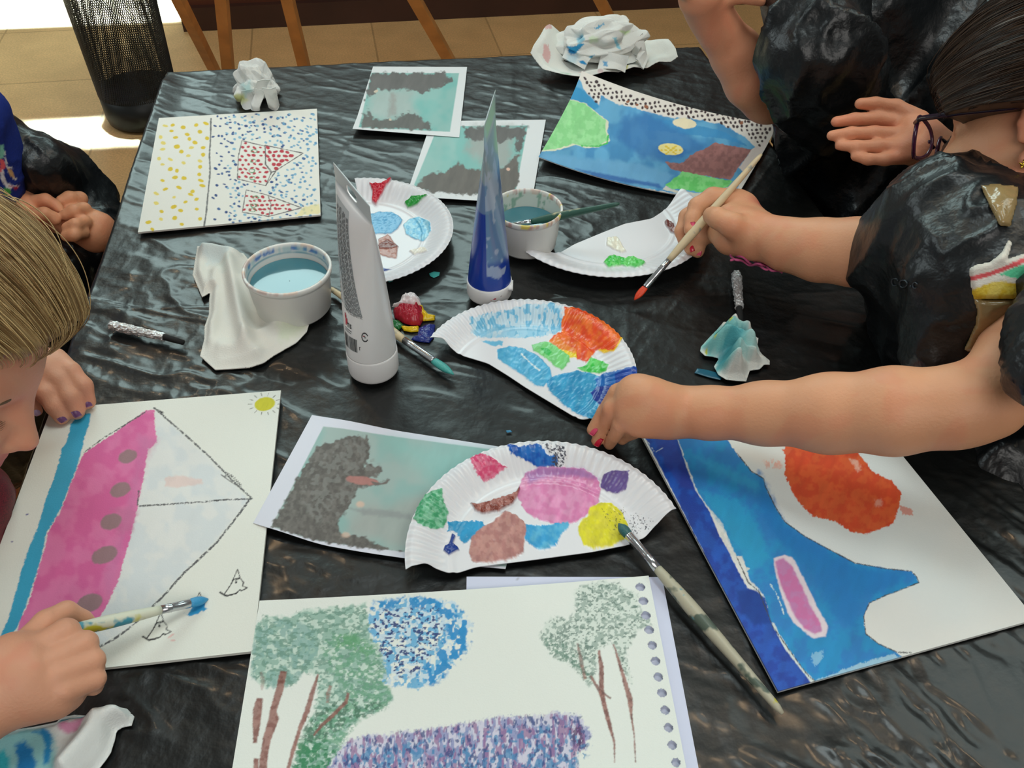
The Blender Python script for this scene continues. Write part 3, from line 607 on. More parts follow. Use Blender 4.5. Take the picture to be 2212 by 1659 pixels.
# -- big print under the plate
def p_print3(p):
    z = lambda pts: zc(pts, 540, 880, 2.304)
    p.poly(z([(365,95),(700,130),(1190,195),(1500,235),(1330,790),(760,706),(500,675),(260,640),(105,598)]), (140, 176, 172), rough=.4, color2=(158, 178, 174), vs=60, var=.05)
    p.poly(z([(560,480),(900,430),(1300,500),(1300,780),(760,690),(480,600)]), (160, 164, 160), rough=10, soft=22, alpha=.8, ns=40)
    p.poly(z([(700,160),(1190,200),(1300,400),(900,380)]), (138, 186, 180), rough=10, soft=30, alpha=.8, ns=40)
    p.poly(z([(500,490),(700,500),(800,520),(800,545),(560,520)]), (136, 142, 142), rough=4, soft=5, alpha=.7)
    p.poly(z([(105,597),(160,500),(200,420),(250,330),(290,262),(330,195),(400,170),(480,150),(520,135),(560,135),(590,150),(600,190),(590,235),(560,290),(600,275),(640,282),(655,305),(640,330),(600,335),(580,350),(690,350),(640,370),(560,385),(530,390),(510,440),(480,500),(450,540),(430,575),(440,605),(470,622),(560,632),(620,660),(690,690),(765,700),(765,708),(500,678),(260,642)]), (92, 88, 84), rough=8, ns=9, soft=2.5, var=.3, vs=7, color2=(108, 104, 100))
    p.poly(z([(300,270),(420,180),(560,140),(590,230),(640,290),(560,380),(480,480),(400,560),(300,560),(250,420)]), (132, 134, 130), rough=12, ns=7, soft=8, thr=(9, .56), alpha=.5)
    p.ell(540+555/2.304, 880+352/2.304, 36, 9, 5, (170, 118, 112), rough=2, soft=2, var=.12, vs=5)
    p.poly(z([(600,355),(650,365),(690,345),(680,370),(620,378)]), (110, 100, 96), rough=2)
    p.ell(777, 1084, 9, 7, 0, (214, 182, 162), rough=1, soft=3, alpha=.8); p.ell(746, 1150, 9, 6, 0, (214, 182, 162), rough=2, soft=3, alpha=.7)
_a, _b, _c2 = at(674,897), at(547,1130), at(1092,1224); _q = project((_a+_c2-_b)[None]); PTR = (float(_q[0][0]), float(_q[1][0]))
sheet('printed_photo', [(674,897), PTR, (1092,1224), (547,1130)], [None, None, (757,1183), None], p_print3, m_paper, 'larger landscape print with a dark tree, half under the nearest paper plate', 'print', z=.0045, t=.0003, base=(214, 216, 228), lift=lambda u, v: -.0034*sm(.12, .42, u)+.0012*np.sin(u*9)*sm(.7, 1, v)*sm(.5, .3, u))
# -- tree painting on a page torn from a ring pad, over a plain page
sheet('paper_sheet', [(1008,1246),(1430,1247),(1528,1760),(1000,1760)], None, lambda p: p.line([(1118,1249),(1122,1254)], 1.4, (70, 70, 76)), m_paper, 'plain white sheet under the page painted with trees', 'paper', z=.001, t=.0003, base=(208, 212, 234), cell=.002)
def p_trees(p):
    z = lambda pts: zc(pts, 500, 1150, 2.989); z9 = lambda pts: zc(pts, 1100, 1150, 3.26)
    GA = z([(160,600),(200,550),(300,545),(400,540),(470,500),(560,500),(640,480),(760,480),(860,460),(885,560),(900,640),(940,740),(980,820),(1000,900),(990,980),(1030,1030),(1035,1080),(980,1140),(900,1170),(810,1215),(740,1290),(700,1400),(620,1521),(600,1600),(390,1600),(400,1500),(450,1400),(470,1280),(520,1200),(550,1100),(560,1000),(540,930),(460,900),(430,960),(380,1000),(300,970),(220,1000),(130,920),(140,760)])
    p.poly(GA, (184, 210, 196), rough=9, ns=8, soft=5, alpha=.75)
    p.poly(GA, (140, 178, 164), rough=9, ns=8, soft=3, thr=(11, .46), alpha=.8)
    p.poly(z([(130,920),(140,650),(300,560),(520,600),(560,760),(460,900),(380,1000),(220,1000)]), (132, 172, 166), rough=9, ns=8, soft=6, thr=(13, .48), alpha=.75)
    p.poly(GA, (106, 146, 130), rough=9, ns=8, soft=3, thr=(7.5, .60, .6), alpha=.75)
    GB = z([(640,640),(800,640),(940,740),(1000,880),(1035,1080),(980,1140),(810,1215),(700,1400),(600,1521),(600,1600),(390,1600),(440,1400),(520,1200),(640,1150),(760,1050),(640,900),(560,760)])
    p.poly(GB, (104, 160, 128), rough=9, ns=8, soft=8, thr=(8, .5, .7), alpha=.75)
    p.poly(z([(700,650),(800,650),(920,760),(880,800),(760,740),(680,740)]), (96, 160, 110), rough=8, ns=6, soft=6, thr=(5, .42), alpha=.7)
    p.poly(z([(430,1350),(620,1330),(680,1420),(600,1600),(380,1600)]), (46, 128, 84), rough=9, ns=6, soft=6, thr=(8, .5), alpha=.85)
    p.poly(z([(470,1200),(700,1080),(960,1100),(1000,1130),(800,1220),(600,1330),(460,1360)]), (70, 112, 90), rough=9, ns=6, soft=5, thr=(6, .57), alpha=.75)
    BL_ = z([(890,560),(920,450),(1060,430),(1180,415),(1300,430),(1440,450),(1500,530),(1560,600),(1510,660),(1530,760),(1450,800),(1400,900),(1330,960),(1200,1010),(1060,990),(980,960),(1000,860),(960,760),(890,640)])
    p.poly(BL_, (190, 214, 232), rough=9, ns=7, soft=4, thr=(11, .44), alpha=.7)
    p.poly(BL_, (84, 168, 214), rough=9, ns=7, soft=3, thr=(8.5, .54), alpha=.85)
    ring = z([(1180,415),(1300,430),(1440,450),(1560,600),(1530,760),(1400,900),(1330,970),(1200,1010),(1200,920),(1300,800),(1400,640),(1330,520),(1150,480),(1000,500),(900,490),(920,450),(1060,430)])
    p.poly(ring, (34, 138, 200), rough=9, ns=6, soft=5, thr=(11, .5), alpha=.95)
    p.poly(z([(890,560),(1000,490),(1330,490),(1380,620),(1300,760),(1240,900),(1060,940),(960,760)]), (40, 60, 120), rough=8, ns=6, soft=5, thr=(6, .63, .7), alpha=.95)
    HD = z([(560,1600),(640,1500),(700,1400),(780,1340),(880,1310),(1000,1310),(1100,1290),(1250,1275),(1400,1250),(1550,1230),(1700,1200),(1850,1190),(2000,1185),(2100,1165),(2212,1180)])+z9([(350,1275),(500,1290),(520,1360),(575,1390),(560,1470),(530,1530),(470,1560),(490,1700),(0,1900)])+[(800,1760),(640,1760)]
    p.poly(HD, (200, 196, 220), rough=10, ns=5, soft=5, alpha=.8)
    p.poly(HD, (124, 134, 184), rough=10, ns=4, soft=4, thr=(6, .5, 2.6), alpha=.75)
    p.poly(HD, (144, 92, 142), rough=10, ns=4, soft=4, thr=(6.5, .58, 3), alpha=.7)
    p.poly([(a, b+22) for a, b in HD], (44, 132, 182), rough=10, ns=5, soft=8, thr=(8, .6, 1.3), alpha=.75)
    p.poly(HD, (52, 74, 130), rough=8, ns=4, soft=4, thr=(5, .67, 2), alpha=.8)
    p.poly(z9([(430,1380),(500,1370),(530,1450),(500,1530),(440,1470)]), (84, 50, 96), rough=6, ns=4, soft=4, thr=(4, .4, 2), alpha=.8)
    BR_ = (126, 64, 54)
    def stroke(pts, ws, c=BR_, al=.9, c2=(158, 110, 100)):
        pts = np.array(pts); n = len(pts); Lp = []; Rp = []
        for i in range(n):
            t = pts[min(i+1, n-1)]-pts[max(i-1, 0)]; t /= np.hypot(*t); nn = np.array([-t[1], t[0]]); w_ = ws[i] if hasattr(ws, '__len__') else ws
            Lp.append(tuple(pts[i]+nn*w_/2)); Rp.append(tuple(pts[i]-nn*w_/2))
        p.poly(Lp+Rp[::-1], c, rough=1.6, ns=4, soft=1.8, alpha=al, var=.2, vs=8, color2=c2)
    stroke(z([(335,895),(310,1020),(270,1150),(275,1200),(230,1330),(210,1440),(195,1600)]), [15, 16, 15, 22, 18, 17, 17])
    stroke(z([(190,900),(205,960),(195,1020)]), [5, 10, 4], al=.4); stroke(z([(182,1070),(168,1150),(162,1230),(152,1360)]), [12, 20, 17, 8]); stroke(z([(160,1460),(155,1600)]), [10, 14])
    stroke(z([(560,915),(530,1010),(490,1150),(440,1270),(400,1400),(365,1530)]), [4, 9, 11, 8, 9, 7], c=(138, 82, 74)); stroke(z([(755,1035),(740,1095),(650,1185),(580,1250),(530,1310)]), [7, 8, 8, 7, 4], c=(134, 84, 78)); stroke(z([(640,990),(625,1040),(620,1100)]), [6, 9, 6], c=(130, 124, 118), al=.7)
    GC = z9([(470,400),(540,370),(640,350),(760,355),(820,400),(900,440),(920,540),(990,620),(1000,650),(900,690),(850,790),(810,830),(840,940),(860,1060),(800,980),(760,850),(720,760),(640,830),(620,900),(600,1060),(560,1080),(500,1000),(420,920),(330,880),(250,790),(220,720),(260,640),(320,600),(430,610),(470,540)])
    p.poly(GC, (196, 212, 200), rough=8, ns=7, soft=5, alpha=.45)
    p.poly(GC, (138, 160, 150), rough=8, ns=7, soft=4, thr=(7, .53, .8), alpha=.7); p.poly(GC, (96, 122, 112), rough=8, ns=7, soft=4, thr=(5, .64, .7), alpha=.75)
    p.poly(z9([(230,740),(400,780),(560,1000),(590,1070),(420,930),(270,850)]), (86, 128, 110), rough=6, ns=5, soft=4, thr=(4, .54), alpha=.7)
    stroke(z9([(480,780),(505,900),(535,1035)]), [3, 8, 6], c=(120, 98, 92), al=.75)
    stroke(z9([(630,830),(650,950),(650,1130),(680,1260),(705,1350),(740,1480),(742,1620)]), [5, 10, 11, 10, 9, 4, 2], c=(118, 56, 48)); stroke(z9([(570,1010),(640,1120),(715,1168)]), [5, 8, 3], c=(120, 88, 84))
    stroke(z9([(735,790),(770,900),(810,1040),(850,1170),(860,1290),(880,1430),(890,1620)]), [3, 6, 8, 12, 5, 3, 2], c=(110, 54, 48))
HOL = [(1100+a/3.26, 1150+b/3.26, 10.8) for a, b in ((923,385),(945,483),(962,585),(985,687),(1008,795),(1030,905),(1050,1018),(1075,1130),(1098,1252),(1122,1375),(1147,1497),(1175,1620),(1202,1748))]
sheet('painting', [(561,1298),(1401,1244),(1504,1770),(484,1770)], [(1009,1274), None, None, None], p_trees, m_card, 'page with punched edge painted with green trees and a purple hedge, nearest the viewer', 'painting', z=.0045, t=.0004, cell=.00056, base=(228, 232, 226), holes=HOL)
# ================================================================== paper plates
def plate(label, arc, chord, paintfn, hrim=.014, flute=.0006, rot=None, z=.002, tilt=None, R0=None, name='paper_plate'):
    A = np.array([at(x, y, z+hrim)[:2] for x, y in arc]); Cd = np.array([at(x, y, z+.004)[:2] for x, y in chord])
    if R0: # fit centre with a given radius
        c = A.mean(0)+(Cd.mean(0)-A.mean(0))*.9
        for _ in range(200):
            v = A-c; d = np.linalg.norm(v, axis=1); c = c+(v*(1-R0/d)[:, None]).mean(0)*1.2
        R = R0
    else:
        M = np.concatenate([2*A, np.ones((len(A), 1))], 1); s_ = np.linalg.lstsq(M, (A**2).sum(1), rcond=None)[0]; c = s_[:2]; R = math.sqrt(s_[2]+c@c)
    print('plate', name, c, R)
    ang = np.unwrap(np.arctan2(A[:, 1]-c[1], A[:, 0]-c[0])); a0, a1 = ang[0], ang[-1]
    n = 560; ns_ = 120; s = np.linspace(0, 1, n)
    arcP = np.stack([c[0]+R*np.cos(a0+(a1-a0)*s), c[1]+R*np.sin(a0+(a1-a0)*s)], 1)
    Cd = np.concatenate([[arcP[0]], Cd[1:-1], [arcP[-1]]]); L = np.concatenate([[0], np.cumsum(np.linalg.norm(np.diff(Cd, axis=0), axis=1))]); L /= L[-1]
    # smooth chord
    cx = np.interp(s, L, Cd[:, 0]); cy = np.interp(s, L, Cd[:, 1])
    k = np.ones(21)/21
    def smo(v): pv = np.concatenate([2*v[0]-v[10:0:-1], v, 2*v[-1]-v[-2:-12:-1]]); return np.convolve(pv, k, 'valid')
    cx = smo(cx); cy = smo(cy); t = np.linspace(0, 1, ns_)**.8
    P = (1-t)[None, :, None]*np.stack([cx, cy], 1)[:, None]+t[None, :, None]*arcP[:, None]
    P = P.reshape(-1, 2); r = np.linalg.norm(P-c, axis=1)/R; th = np.arctan2(P[:, 1]-c[1], P[:, 0]-c[0])
    hz = hrim*sm(.66, .98, r)**1.1-hrim*.12*sm(.95, 1.0, r)+.0012*np.exp(-((r-.68)/.02)**2)
    fl = sm(.7, .8, r)*flute*np.cos(th*84)
    Z = T+z+hz+fl
    if tilt is not None: Z = Z+tilt(P[:, 0], P[:, 1], r)
    V = np.concatenate([P, Z[:, None]], 1)
    px, py = project(V); pt = Paint(px, py, (226, 226, 230), var=.01); paintfn(pt); V[:, 2] += pt.h
    Aa, F = thick_grid(V, n, ns_, .0007)
    if a1 > a0: F = F[:, ::-1]
    col = np.concatenate([pt.c, np.tile(lin((222, 222, 224)), (len(V), 1))]); wet = np.concatenate([pt.wet, np.zeros(len(V))])
    o = mesh(name, Aa, F, m_plate, None, True, col, wet); tag(o, label, 'plate', None)
    es = o.modifiers.new('split', 'EDGE_SPLIT'); es.split_angle = math.radians(60); return o
K = dict(wet=1, hgt=.0006, var=.2)
def pp_A(p):
    z = lambda pts: zc(pts, 540, 880, 2.304)
    p.poly(z([(820,525),(850,450),(900,415),(955,402),(962,460),(990,530),(965,600),(900,605),(850,585),(815,555)]), (70, 160, 112), rough=3, color2=(130, 196, 160), vs=7, **K)
    p.poly(z([(1090,250),(1160,225),(1200,250),(1275,300),(1220,345),(1165,372),(1130,330),(1110,290)]), (214, 74, 118), rough=4, ns=4, color2=(222, 120, 150), vs=6, **K)
    p.poly(z([(1280,185),(1340,195),(1440,180),(1480,240),(1530,240),(1530,290),(1440,305),(1390,275),(1340,250),(1300,230)]), (24, 84, 172), rough=4, ns=4, color2=(40, 110, 190), **K)
    p.poly(z([(1460,180),(1560,185),(1575,240),(1550,300),(1500,290),(1500,230)]), (70, 70, 84), rough=5, ns=3, thr=(3, .5), wet=.5)
    p.poly(z([(1330,440),(1345,380),(1370,330),(1440,300),(1550,300),(1660,305),(1730,350),(1745,410),(1735,470),(1690,530),(1620,575),(1530,590),(1440,560),(1370,520)]), (216, 128, 176), rough=3, color2=(224, 150, 190), vs=14, **K)
    p.poly(z([(1370,330),(1440,300),(1550,300),(1660,305),(1735,360),(1600,345),(1480,345),(1390,380)]), (158, 116, 176), rough=4, soft=7, wet=1, alpha=.8)
    p.poly(z([(1760,330),(1800,315),(1888,315),(1880,370),(1872,410),(1830,432),(1780,420),(1742,400)]), (104, 84, 146), rough=2.5, **K)
    p.poly(z([(1690,500),(1740,478),(1800,476),(1850,520),(1868,560),(1885,600),(1862,660),(1800,690),(1720,706),(1665,690),(1640,640),(1628,600),(1650,560),(1680,545)]), (222, 214, 44), rough=3, color2=(214, 204, 60), vs=10, **K)
    p.poly(z([(985,570),(1060,565),(1160,568),(1175,600),(1110,650),(1060,682),(1045,650),(1020,620),(985,615)]), (44, 150, 200), rough=4, ns=4, **K)
    p.poly(z([(1370,580),(1450,590),(1580,570),(1590,585),(1540,650),(1520,690),(1450,712),(1400,690),(1365,650)]), (58, 156, 208), rough=3.5, ns=4, color2=(90, 176, 214), **K)
    p.poly(z([(1270,515),(1330,540),(1375,580),(1370,640),(1360,725),(1300,758),(1180,778),(1110,772),(1090,720),(1100,650),(1150,600),(1220,560)]), (174, 120, 116), rough=3, color2=(190, 140, 132), vs=9, **K)
    p.poly(z([(1098,478),(1130,486),(1200,468),(1290,440),(1325,425),(1340,400),(1342,415),(1335,440),(1310,480),(1240,520),(1160,532),(1120,515)]), (128, 54, 40), rough=1.5, color2=(166, 108, 100), vs=9, wet=1, hgt=.003)
    p.poly(z([(1005,632),(1022,640),(1010,680),(1035,695),(1042,712),(1010,725),(990,738),(964,715),(970,690),(990,685)]), (22, 58, 140), rough=1.2, wet=1, hgt=.002)
    p.poly(z([(1900,520),(2010,560),(1990,610),(1880,640)]), (90, 90, 100), rough=4, ns=3, thr=(2.4, .68), wet=.3)
    p.poly(z([(1740,500),(1870,500),(1870,640),(1800,640)]), (120, 116, 50), rough=4, ns=3, thr=(2.4, .74), wet=.5)
plate('fluted half plate with pink, yellow and mauve paint, nearest the viewer', zc([(775,800),(770,680),(830,490),(960,340),(1180,210),(1400,165),(1600,165),(1800,225),(1960,330),(2060,430),(2130,495)], 540, 880, 2.304), zc([(775,800),(880,790),(960,810),(1030,810),(1120,780),(1400,745),(1700,705),(1880,670),(1960,640),(2050,570),(2130,495)], 540, 880, 2.304), pp_A, hrim=.014, z=.0042)
def pp_B(p):
    z = lambda pts: zc(pts, 680, 560, 3.072)
    LB = z([(1035,385),(1100,370),(1260,340),(1420,300),(1560,290),(1640,310),(1640,470),(1500,510),(1400,520),(1240,515),(1100,520),(1040,490)])
    p.poly(LB, (176, 214, 232), rough=6, ns=5, alpha=.75, wet=.8)
    p.poly(LB, (96, 178, 216), rough=6, ns=5, thr=(6, .54, 2), wet=1, alpha=.9)
    p.poly(z([(1040,470),(1300,450),(1640,440),(1600,500),(1400,520),(1080,520)]), (150, 204, 230), rough=4, thr=(9, .4), alpha=.8, wet=1)
    p.poly(z([(1100,540),(1250,545),(1240,570),(1180,580)]), (110, 186, 220), rough=3, wet=1)
    p.poly(z([(1600,500),(1700,520),(1760,600),(1750,660),(1680,650),(1600,600)]), (236, 206, 30), rough=3, **K)
    p.poly(z([(1870,600),(1990,560),(2030,480),(2055,510),(1985,612),(1920,625)]), (240, 196, 40), rough=2, **K)
    p.poly(z([(1655,318),(1760,322),(1850,352),(1960,410),(2045,500),(2010,560),(1975,605),(1900,600),(1860,612),(1830,660),(1800,685),(1745,665),(1730,620),(1640,600),(1555,575),(1550,545),(1590,500),(1640,480),(1632,420),(1660,370)]), (226, 76, 32), rough=2.6, ns=5, color2=(236, 112, 40), vs=12, **K)
    p.poly(z([(1555,545),(1600,510),(1660,560),(1740,600),(1730,630),(1640,600)]), (238, 138, 44), rough=2.5, wet=1, alpha=.8)
    p.poly(z([(1440,570),(1540,545),(1600,580),(1640,610),(1690,640),(1690,680),(1640,740),(1580,700),(1520,645),(1450,610)]), (120, 206, 120), rough=2.5, **K)
    p.poly(z([(1490,590),(1540,590),(1580,620),(1550,645)]), (50, 186, 74), rough=2, wet=1)
    p.poly(z([(1745,722),(1800,700),(1830,650),(1870,660),(1950,700),(1935,745),(1880,760),(1790,748)]), (54, 190, 66), rough=2.5, color2=(110, 210, 110), vs=8, **K)
    p.poly(z([(1210,600),(1290,578),(1380,590),(1480,640),(1560,720),(1570,780),(1520,850),(1460,835),(1380,770),(1300,720),(1210,660)]), (74, 168, 212), rough=2, color2=(88, 180, 220), **K)
    p.line(z([(1370,630),(1430,690),(1490,740)]), 3, (210, 226, 230), rough=1.5, wet=1)
    p.poly(z([(1540,820),(1570,780),(1640,758),(1740,740),(1860,765),(1930,790),(1900,900),(1880,980),(1870,1050),(1830,1062),(1760,1035),(1680,990),(1600,920),(1550,870)]), (42, 146, 198), rough=3, color2=(62, 164, 210), vs=14, **K)
    p.poly(z([(1860,800),(1930,750),(2000,740),(2120,705),(2150,720),(2140,800),(1960,960),(1900,1000),(1880,880)]), (28, 104, 182), rough=3, **K)
    p.poly(z([(1990,760),(2120,712),(2152,730),(2100,800),(2000,820)]), (22, 70, 166), rough=3, **K)
    p.poly(z([(1830,890),(1870,850),(1960,840),(2000,880),(1900,980),(1850,930)]), (28, 56, 150), rough=2, **K)
arcB = zc([(725,500),(900,390),(1100,310),(1300,280),(1500,275),(1700,305),(1900,390),(2050,500),(2130,640),(2150,770)], 680, 560, 3.072)
plate('fluted half plate with orange and blue paint, held by the reaching hand', arcB+[(1366,862),(1335,900),(1300,915)], zc([(725,500),(850,550),(950,610),(1150,670),(1280,750),(1400,830),(1600,950),(1750,1040),(1880,1080)], 680, 560, 3.072)+[(1300,915)], pp_B, hrim=.012, z=.002)
def pp_C(p):
    z = lambda pts: zc(pts, 700, 0, 2.765)
    p.poly(z([(272,1098),(300,1110),(340,1100),(405,1068),(370,1120),(350,1160),(310,1228),(285,1205),(290,1150)]), (198, 26, 52), rough=1.2, wet=1, hgt=.004)
    p.poly(z([(480,1215),(520,1180),(560,1175),(615,1168),(575,1205),(560,1225),(500,1248)]), (36, 150, 56), rough=1.6, wet=1, hgt=.003)
    p.poly(z([(270,1280),(330,1268),(400,1268),(440,1290),(472,1315),(440,1370),(400,1398),(300,1400)]), (86, 162, 206), rough=2, wet=1, hgt=.0012, var=.1)
    p.poly(z([(470,1345),(510,1310),(570,1298),(630,1325),(640,1380),(595,1445),(540,1430),(490,1400)]), (92, 176, 214), rough=2, wet=1, hgt=.001, color2=(150, 204, 224), vs=6)
    p.poly(z([(325,1430),(380,1400),(410,1440),(440,1475),(430,1545),(390,1540),(330,1520)]), (178, 124, 112), rough=2, wet=1, hgt=.001); p.poly(z([(320,1470),(380,1435),(445,1475),(400,1490),(330,1490)]), (126, 66, 58), rough=1.5, wet=1, hgt=.002)
    p.poly(z([(510,1500),(600,1480),(620,1500),(540,1525)]), (234, 228, 214), rough=2, wet=1, hgt=.002)
    p.poly(z([(335,1590),(360,1600),(403,1610),(340,1625)]), (24, 52, 134), rough=1, wet=1)
plate('half plate with red, green and light blue dabs, behind the white tube', zc([(180,1050),(320,1055),(500,1090),(640,1160),(730,1250),(778,1340),(770,1420),(720,1500),(620,1570),(500,1630),(400,1660),(360,1668)], 700, 0, 2.765), [(765,380),(775,430),(790,500),(805,560),(830,603)], pp_C, hrim=.016, flute=.0004, z=.0015)
def pp_D(p):
    z = lambda pts: zc(pts, 700, 0, 2.765)
    p.poly(z([(1672,1570),(1700,1535),(1730,1528),(1780,1545),(1850,1540),(1918,1568),(1900,1590),(1870,1602),(1780,1590),(1700,1600)]), (62, 196, 72), rough=2, color2=(110, 212, 110), vs=6, wet=1, hgt=.0025)
    p.poly(z([(1690,1425),(1750,1415),(1780,1470),(1805,1505),(1770,1510),(1690,1470)]), (236, 232, 214), rough=2, wet=1, hgt=.002)
    q = zc([(245,690),(270,675),(330,690),(380,730),(400,790),(430,830),(400,880),(330,850),(300,800),(250,740)], 1400, 380, 6.913); p.poly(q, (120, 70, 66), rough=.8, wet=1, hgt=.003); p.poly(zc([(380,790),(440,790),(440,860),(370,850)], 1400, 380, 6.913), (214, 186, 184), rough=.8, wet=1)
plate('plain half plate with a green dab, under the hand that holds the red-tipped brush', zc([(1215,1490),(1300,1560),(1400,1600),(1550,1637),(1700,1647),(1850,1632),(2000,1592)], 700, 0, 2.765)+[(1500,546),(1530,515),(1540,480),(1528,450),(1496,426)], [(1139,539),(1163,537),(1206,542),(1242,521),(1300,497),(1351,477),(1409,466),(1441,445),(1470,421),(1496,426)], pp_D, hrim=.015, flute=.0003, z=.002)
# ================================================================== paint pots
m_pot = mat('pot_plastic', (226, 226, 222), rough=.35, sss=.0, attr=True)
def pot(loc, R, Hh, label, wcol, stain, level=.6):
    e = empty('paint_pot', loc, label, 'pot')
    Rb = R*.86; Rl = R*.955
    pr_ = [(0.001, 0), (Rb*.93, 0), (Rb, .0035), (Rb+.0008, Hh*.30), (Rb+.0016, Hh*.32), (Rl*.98, Hh*.82), (Rl, Hh*.86), (R*.985, Hh*.88), (R, Hh*.93), (R, Hh*.985), (R*.985, Hh), (R*.955, Hh), (R*.93, Hh*.985), (R*.925, Hh*.9)]
    pr_ += [(R*.925-(R*.925-Rb*.94)*t, Hh*.9-(Hh*.9-.004)*t) for t in np.linspace(.04, 1, 24)]+[(.001, .003)]
    n = 120; P = np.array([[r*math.cos(2*math.pi*j/n), r*math.sin(2*math.pi*j/n), z] for r, z in pr_ for j in range(n)]); th = np.tile(np.arange(n)*2*math.pi/n, len(pr_))
    V = P+np.array(loc); k = len(pr_); i = np.arange(k*n).reshape(k, n); i2 = np.roll(i, -1, 1)
    F = np.stack([i[:-1].ravel(), i2[:-1].ravel(), i2[1:].ravel(), i[1:].ravel()], 1)
    pt = Paint(th*40, P[:, 2]*2000+np.repeat(np.arange(k)*3., n), (224, 224, 220)); inner = np.repeat(np.arange(k) >= 13, n)
    stain(pt, th, P, inner)
    mesh('cup', V, F, m_pot, e, True, pt.c, pt.wet)
    mb = MB(); lw = level*Hh; rr = Rb*.94+(R*.925-Rb*.94)*(lw/Hh)
    prf = [(.0005, lw), (rr*.5, lw), (rr*.92, lw), (rr-.0002, lw+.0006)]; mb.lathe(loc, prf[::-1], 64)
    mb.build('paint_water', mat('water_'+label[:9].replace(' ', '_'), wcol, rough=.08, spec=.5), e)
    return e
def st1(p, th, P, inner):
    r = np.hypot(P[:, 0], P[:, 1]); a = np.degrees(th) % 360
    n = fbm(th*6, P[:, 2]*200, 3, 3); z = P[:, 2]
    def put(m, c): p.c[:] = p.c*(1-m[:, None])+lin(c)*m[:, None]
    put(inner*sm(.02, .0, np.abs(z-.047)-.0015)*.0, (90, 160, 180))
    put(inner*sm(.0012, 0, np.abs(z-.0405-.001*n))*.8, (72, 146, 168))
    put(inner*.35*sm(.03, .02, z), (150, 190, 200))
    put(inner*sm(.55, .62, n)*sm(.042, .045, z)*.9, (34, 110, 190)); put(inner*sm(.5, .54, fbm(th*9, z*90, 8))*sm(.04, .043, z)*.35, (110, 186, 200))
    put((z > .049)*sm(.5, .58, fbm(th*7, z*40, 12))*.5*((a > 150) & (a < 290)), (176, 120, 104)); put((z > .05)*sm(.56, .62, fbm(th*8, z*40, 19))*.7, (224, 196, 176))
def st2(p, th, P, inner):
    z = P[:, 2]; n = fbm(th*6, z*60, 3, 3)
    def put(m, c): p.c[:] = p.c*(1-m[:, None])+lin(c)*m[:, None]
    put(inner*.35+0*z, (186, 212, 196)); put((z > .044)*sm(.5, .6, n)*.6, (214, 184, 165)); put((z > .045)*sm(.6, .66, fbm(th*9, z*40, 7))*.55, (176, 100, 96)); put((z > .045)*sm(.64, .7, fbm(th*7, z*40, 17))*.9, (220, 200, 70)); put(inner*sm(.6, .66, fbm(th*5, z*90, 27))*.6, (70, 150, 120))
c1 = at(621, 584, .048); R1 = .0487
c1z = .051
l1 = c1.copy(); l1[2] = T
# place by the rim centre
rc = at(620, 579, c1z); l1 = np.array([rc[0], rc[1], T+.001]); pot1 = pot(l1, float(np.linalg.norm(at(524, 580, c1z)-at(717, 577, c1z)))/2, c1z, 'white plastic pot of blue-grey paint water beside the crumpled cloth', (74, 126, 138), st1, .66)
rc = at(1140, 448, .05); l2 = np.array([rc[0], rc[1], T+.001]); pot2 = pot(l2, float(np.linalg.norm(at(1064, 450, .05)-at(1216, 446, .05)))/2, .050, 'white plastic pot of green paint water behind the blue tube', (84, 178, 146), st2, .56)
# ================================================================== tubes
def tube_mesh(loc, R, h0, Ht, w, ang, mcol, colfn, e, name='body', crimp=.016, lin_b=False):
    """round at the cap, flat at the crimped end"""
    n = 128; zs = np.concatenate([np.linspace(h0, Ht-crimp, 90), np.linspace(Ht-crimp+.001, Ht, 10)]); V = []
    th = np.arange(n)/n*2*math.pi; ca, sa = math.cos(ang), math.sin(ang); rings = []
    for z in zs:
        t = min((z-h0)/(Ht-crimp-h0), 1); a = R+(w/2-R)*t**1.2; b = (R*(1-t)**.82 if lin_b else R*math.sqrt(max(0, 1-t**1.55))*(1-.12*t))+.0005
        p_ = 2.0+0*t; x = a*np.cos(th); y = b*np.sin(th)
        rings.append(np.stack([x*ca-y*sa, x*sa+y*ca, np.full(n, z)], 1))
    P = np.concatenate(rings); k = len(zs); i = np.arange(k*n).reshape(k, n); i2 = np.roll(i, -1, 1)
    F = np.stack([i[:-1].ravel(), i2[:-1].ravel(), i2[1:].ravel(), i[1:].ravel()], 1)
    TH = np.tile(th, k); col, wet = colfn(TH, P[:, 2])
    top = [tuple(i[-1, [j, n-j-1 if j else 0]]) for j in range(0)]
    V = P+np.array(loc)
    Fl = F.tolist(); Fl += [[int(i[-1, j]), int(i[-1, j+1]), int(i[-1, n-j-1]), int(i[-1, (n-j) % n])] for j in range(0, n//2)]
    return mesh(name, V, [tuple(dict.fromkeys(f)) for f in Fl if len(set(f)) > 2], mcol, e, True, col, wet), P
m_tube = mat('tube_plastic', rough=.3, attr=True, spec=.5)
wloc_ = np.array(at(808, 797, .0)); wl2 = np.array([wloc_[0], wloc_[1], T+.001])
e = empty('paint_tube', wl2, 'tall white paint tube standing on its cap in the middle of the table', 'tube')
TH_W = .205
a_, b_ = at(725, 345, TH_W), at(805, 440, TH_W); angw = math.atan2(b_[1]-a_[1], b_[0]-a_[0]); print('white tube top', (a_+b_)/2, wl2)
m_white = mat('white_cap', (238, 238, 238), rough=.4)
def w_col(th, z):
    n = len(z); c = np.tile(lin((240, 240, 240)), (n, 1))
    def put(m, cc):
        m = np.clip(m, 0, 1); c[:] = c*(1-m[:, None])+lin(cc)*m[:, None]
    put(sm(.187, .189, z), (196, 204, 206))
    return c, np.full(n, .6)
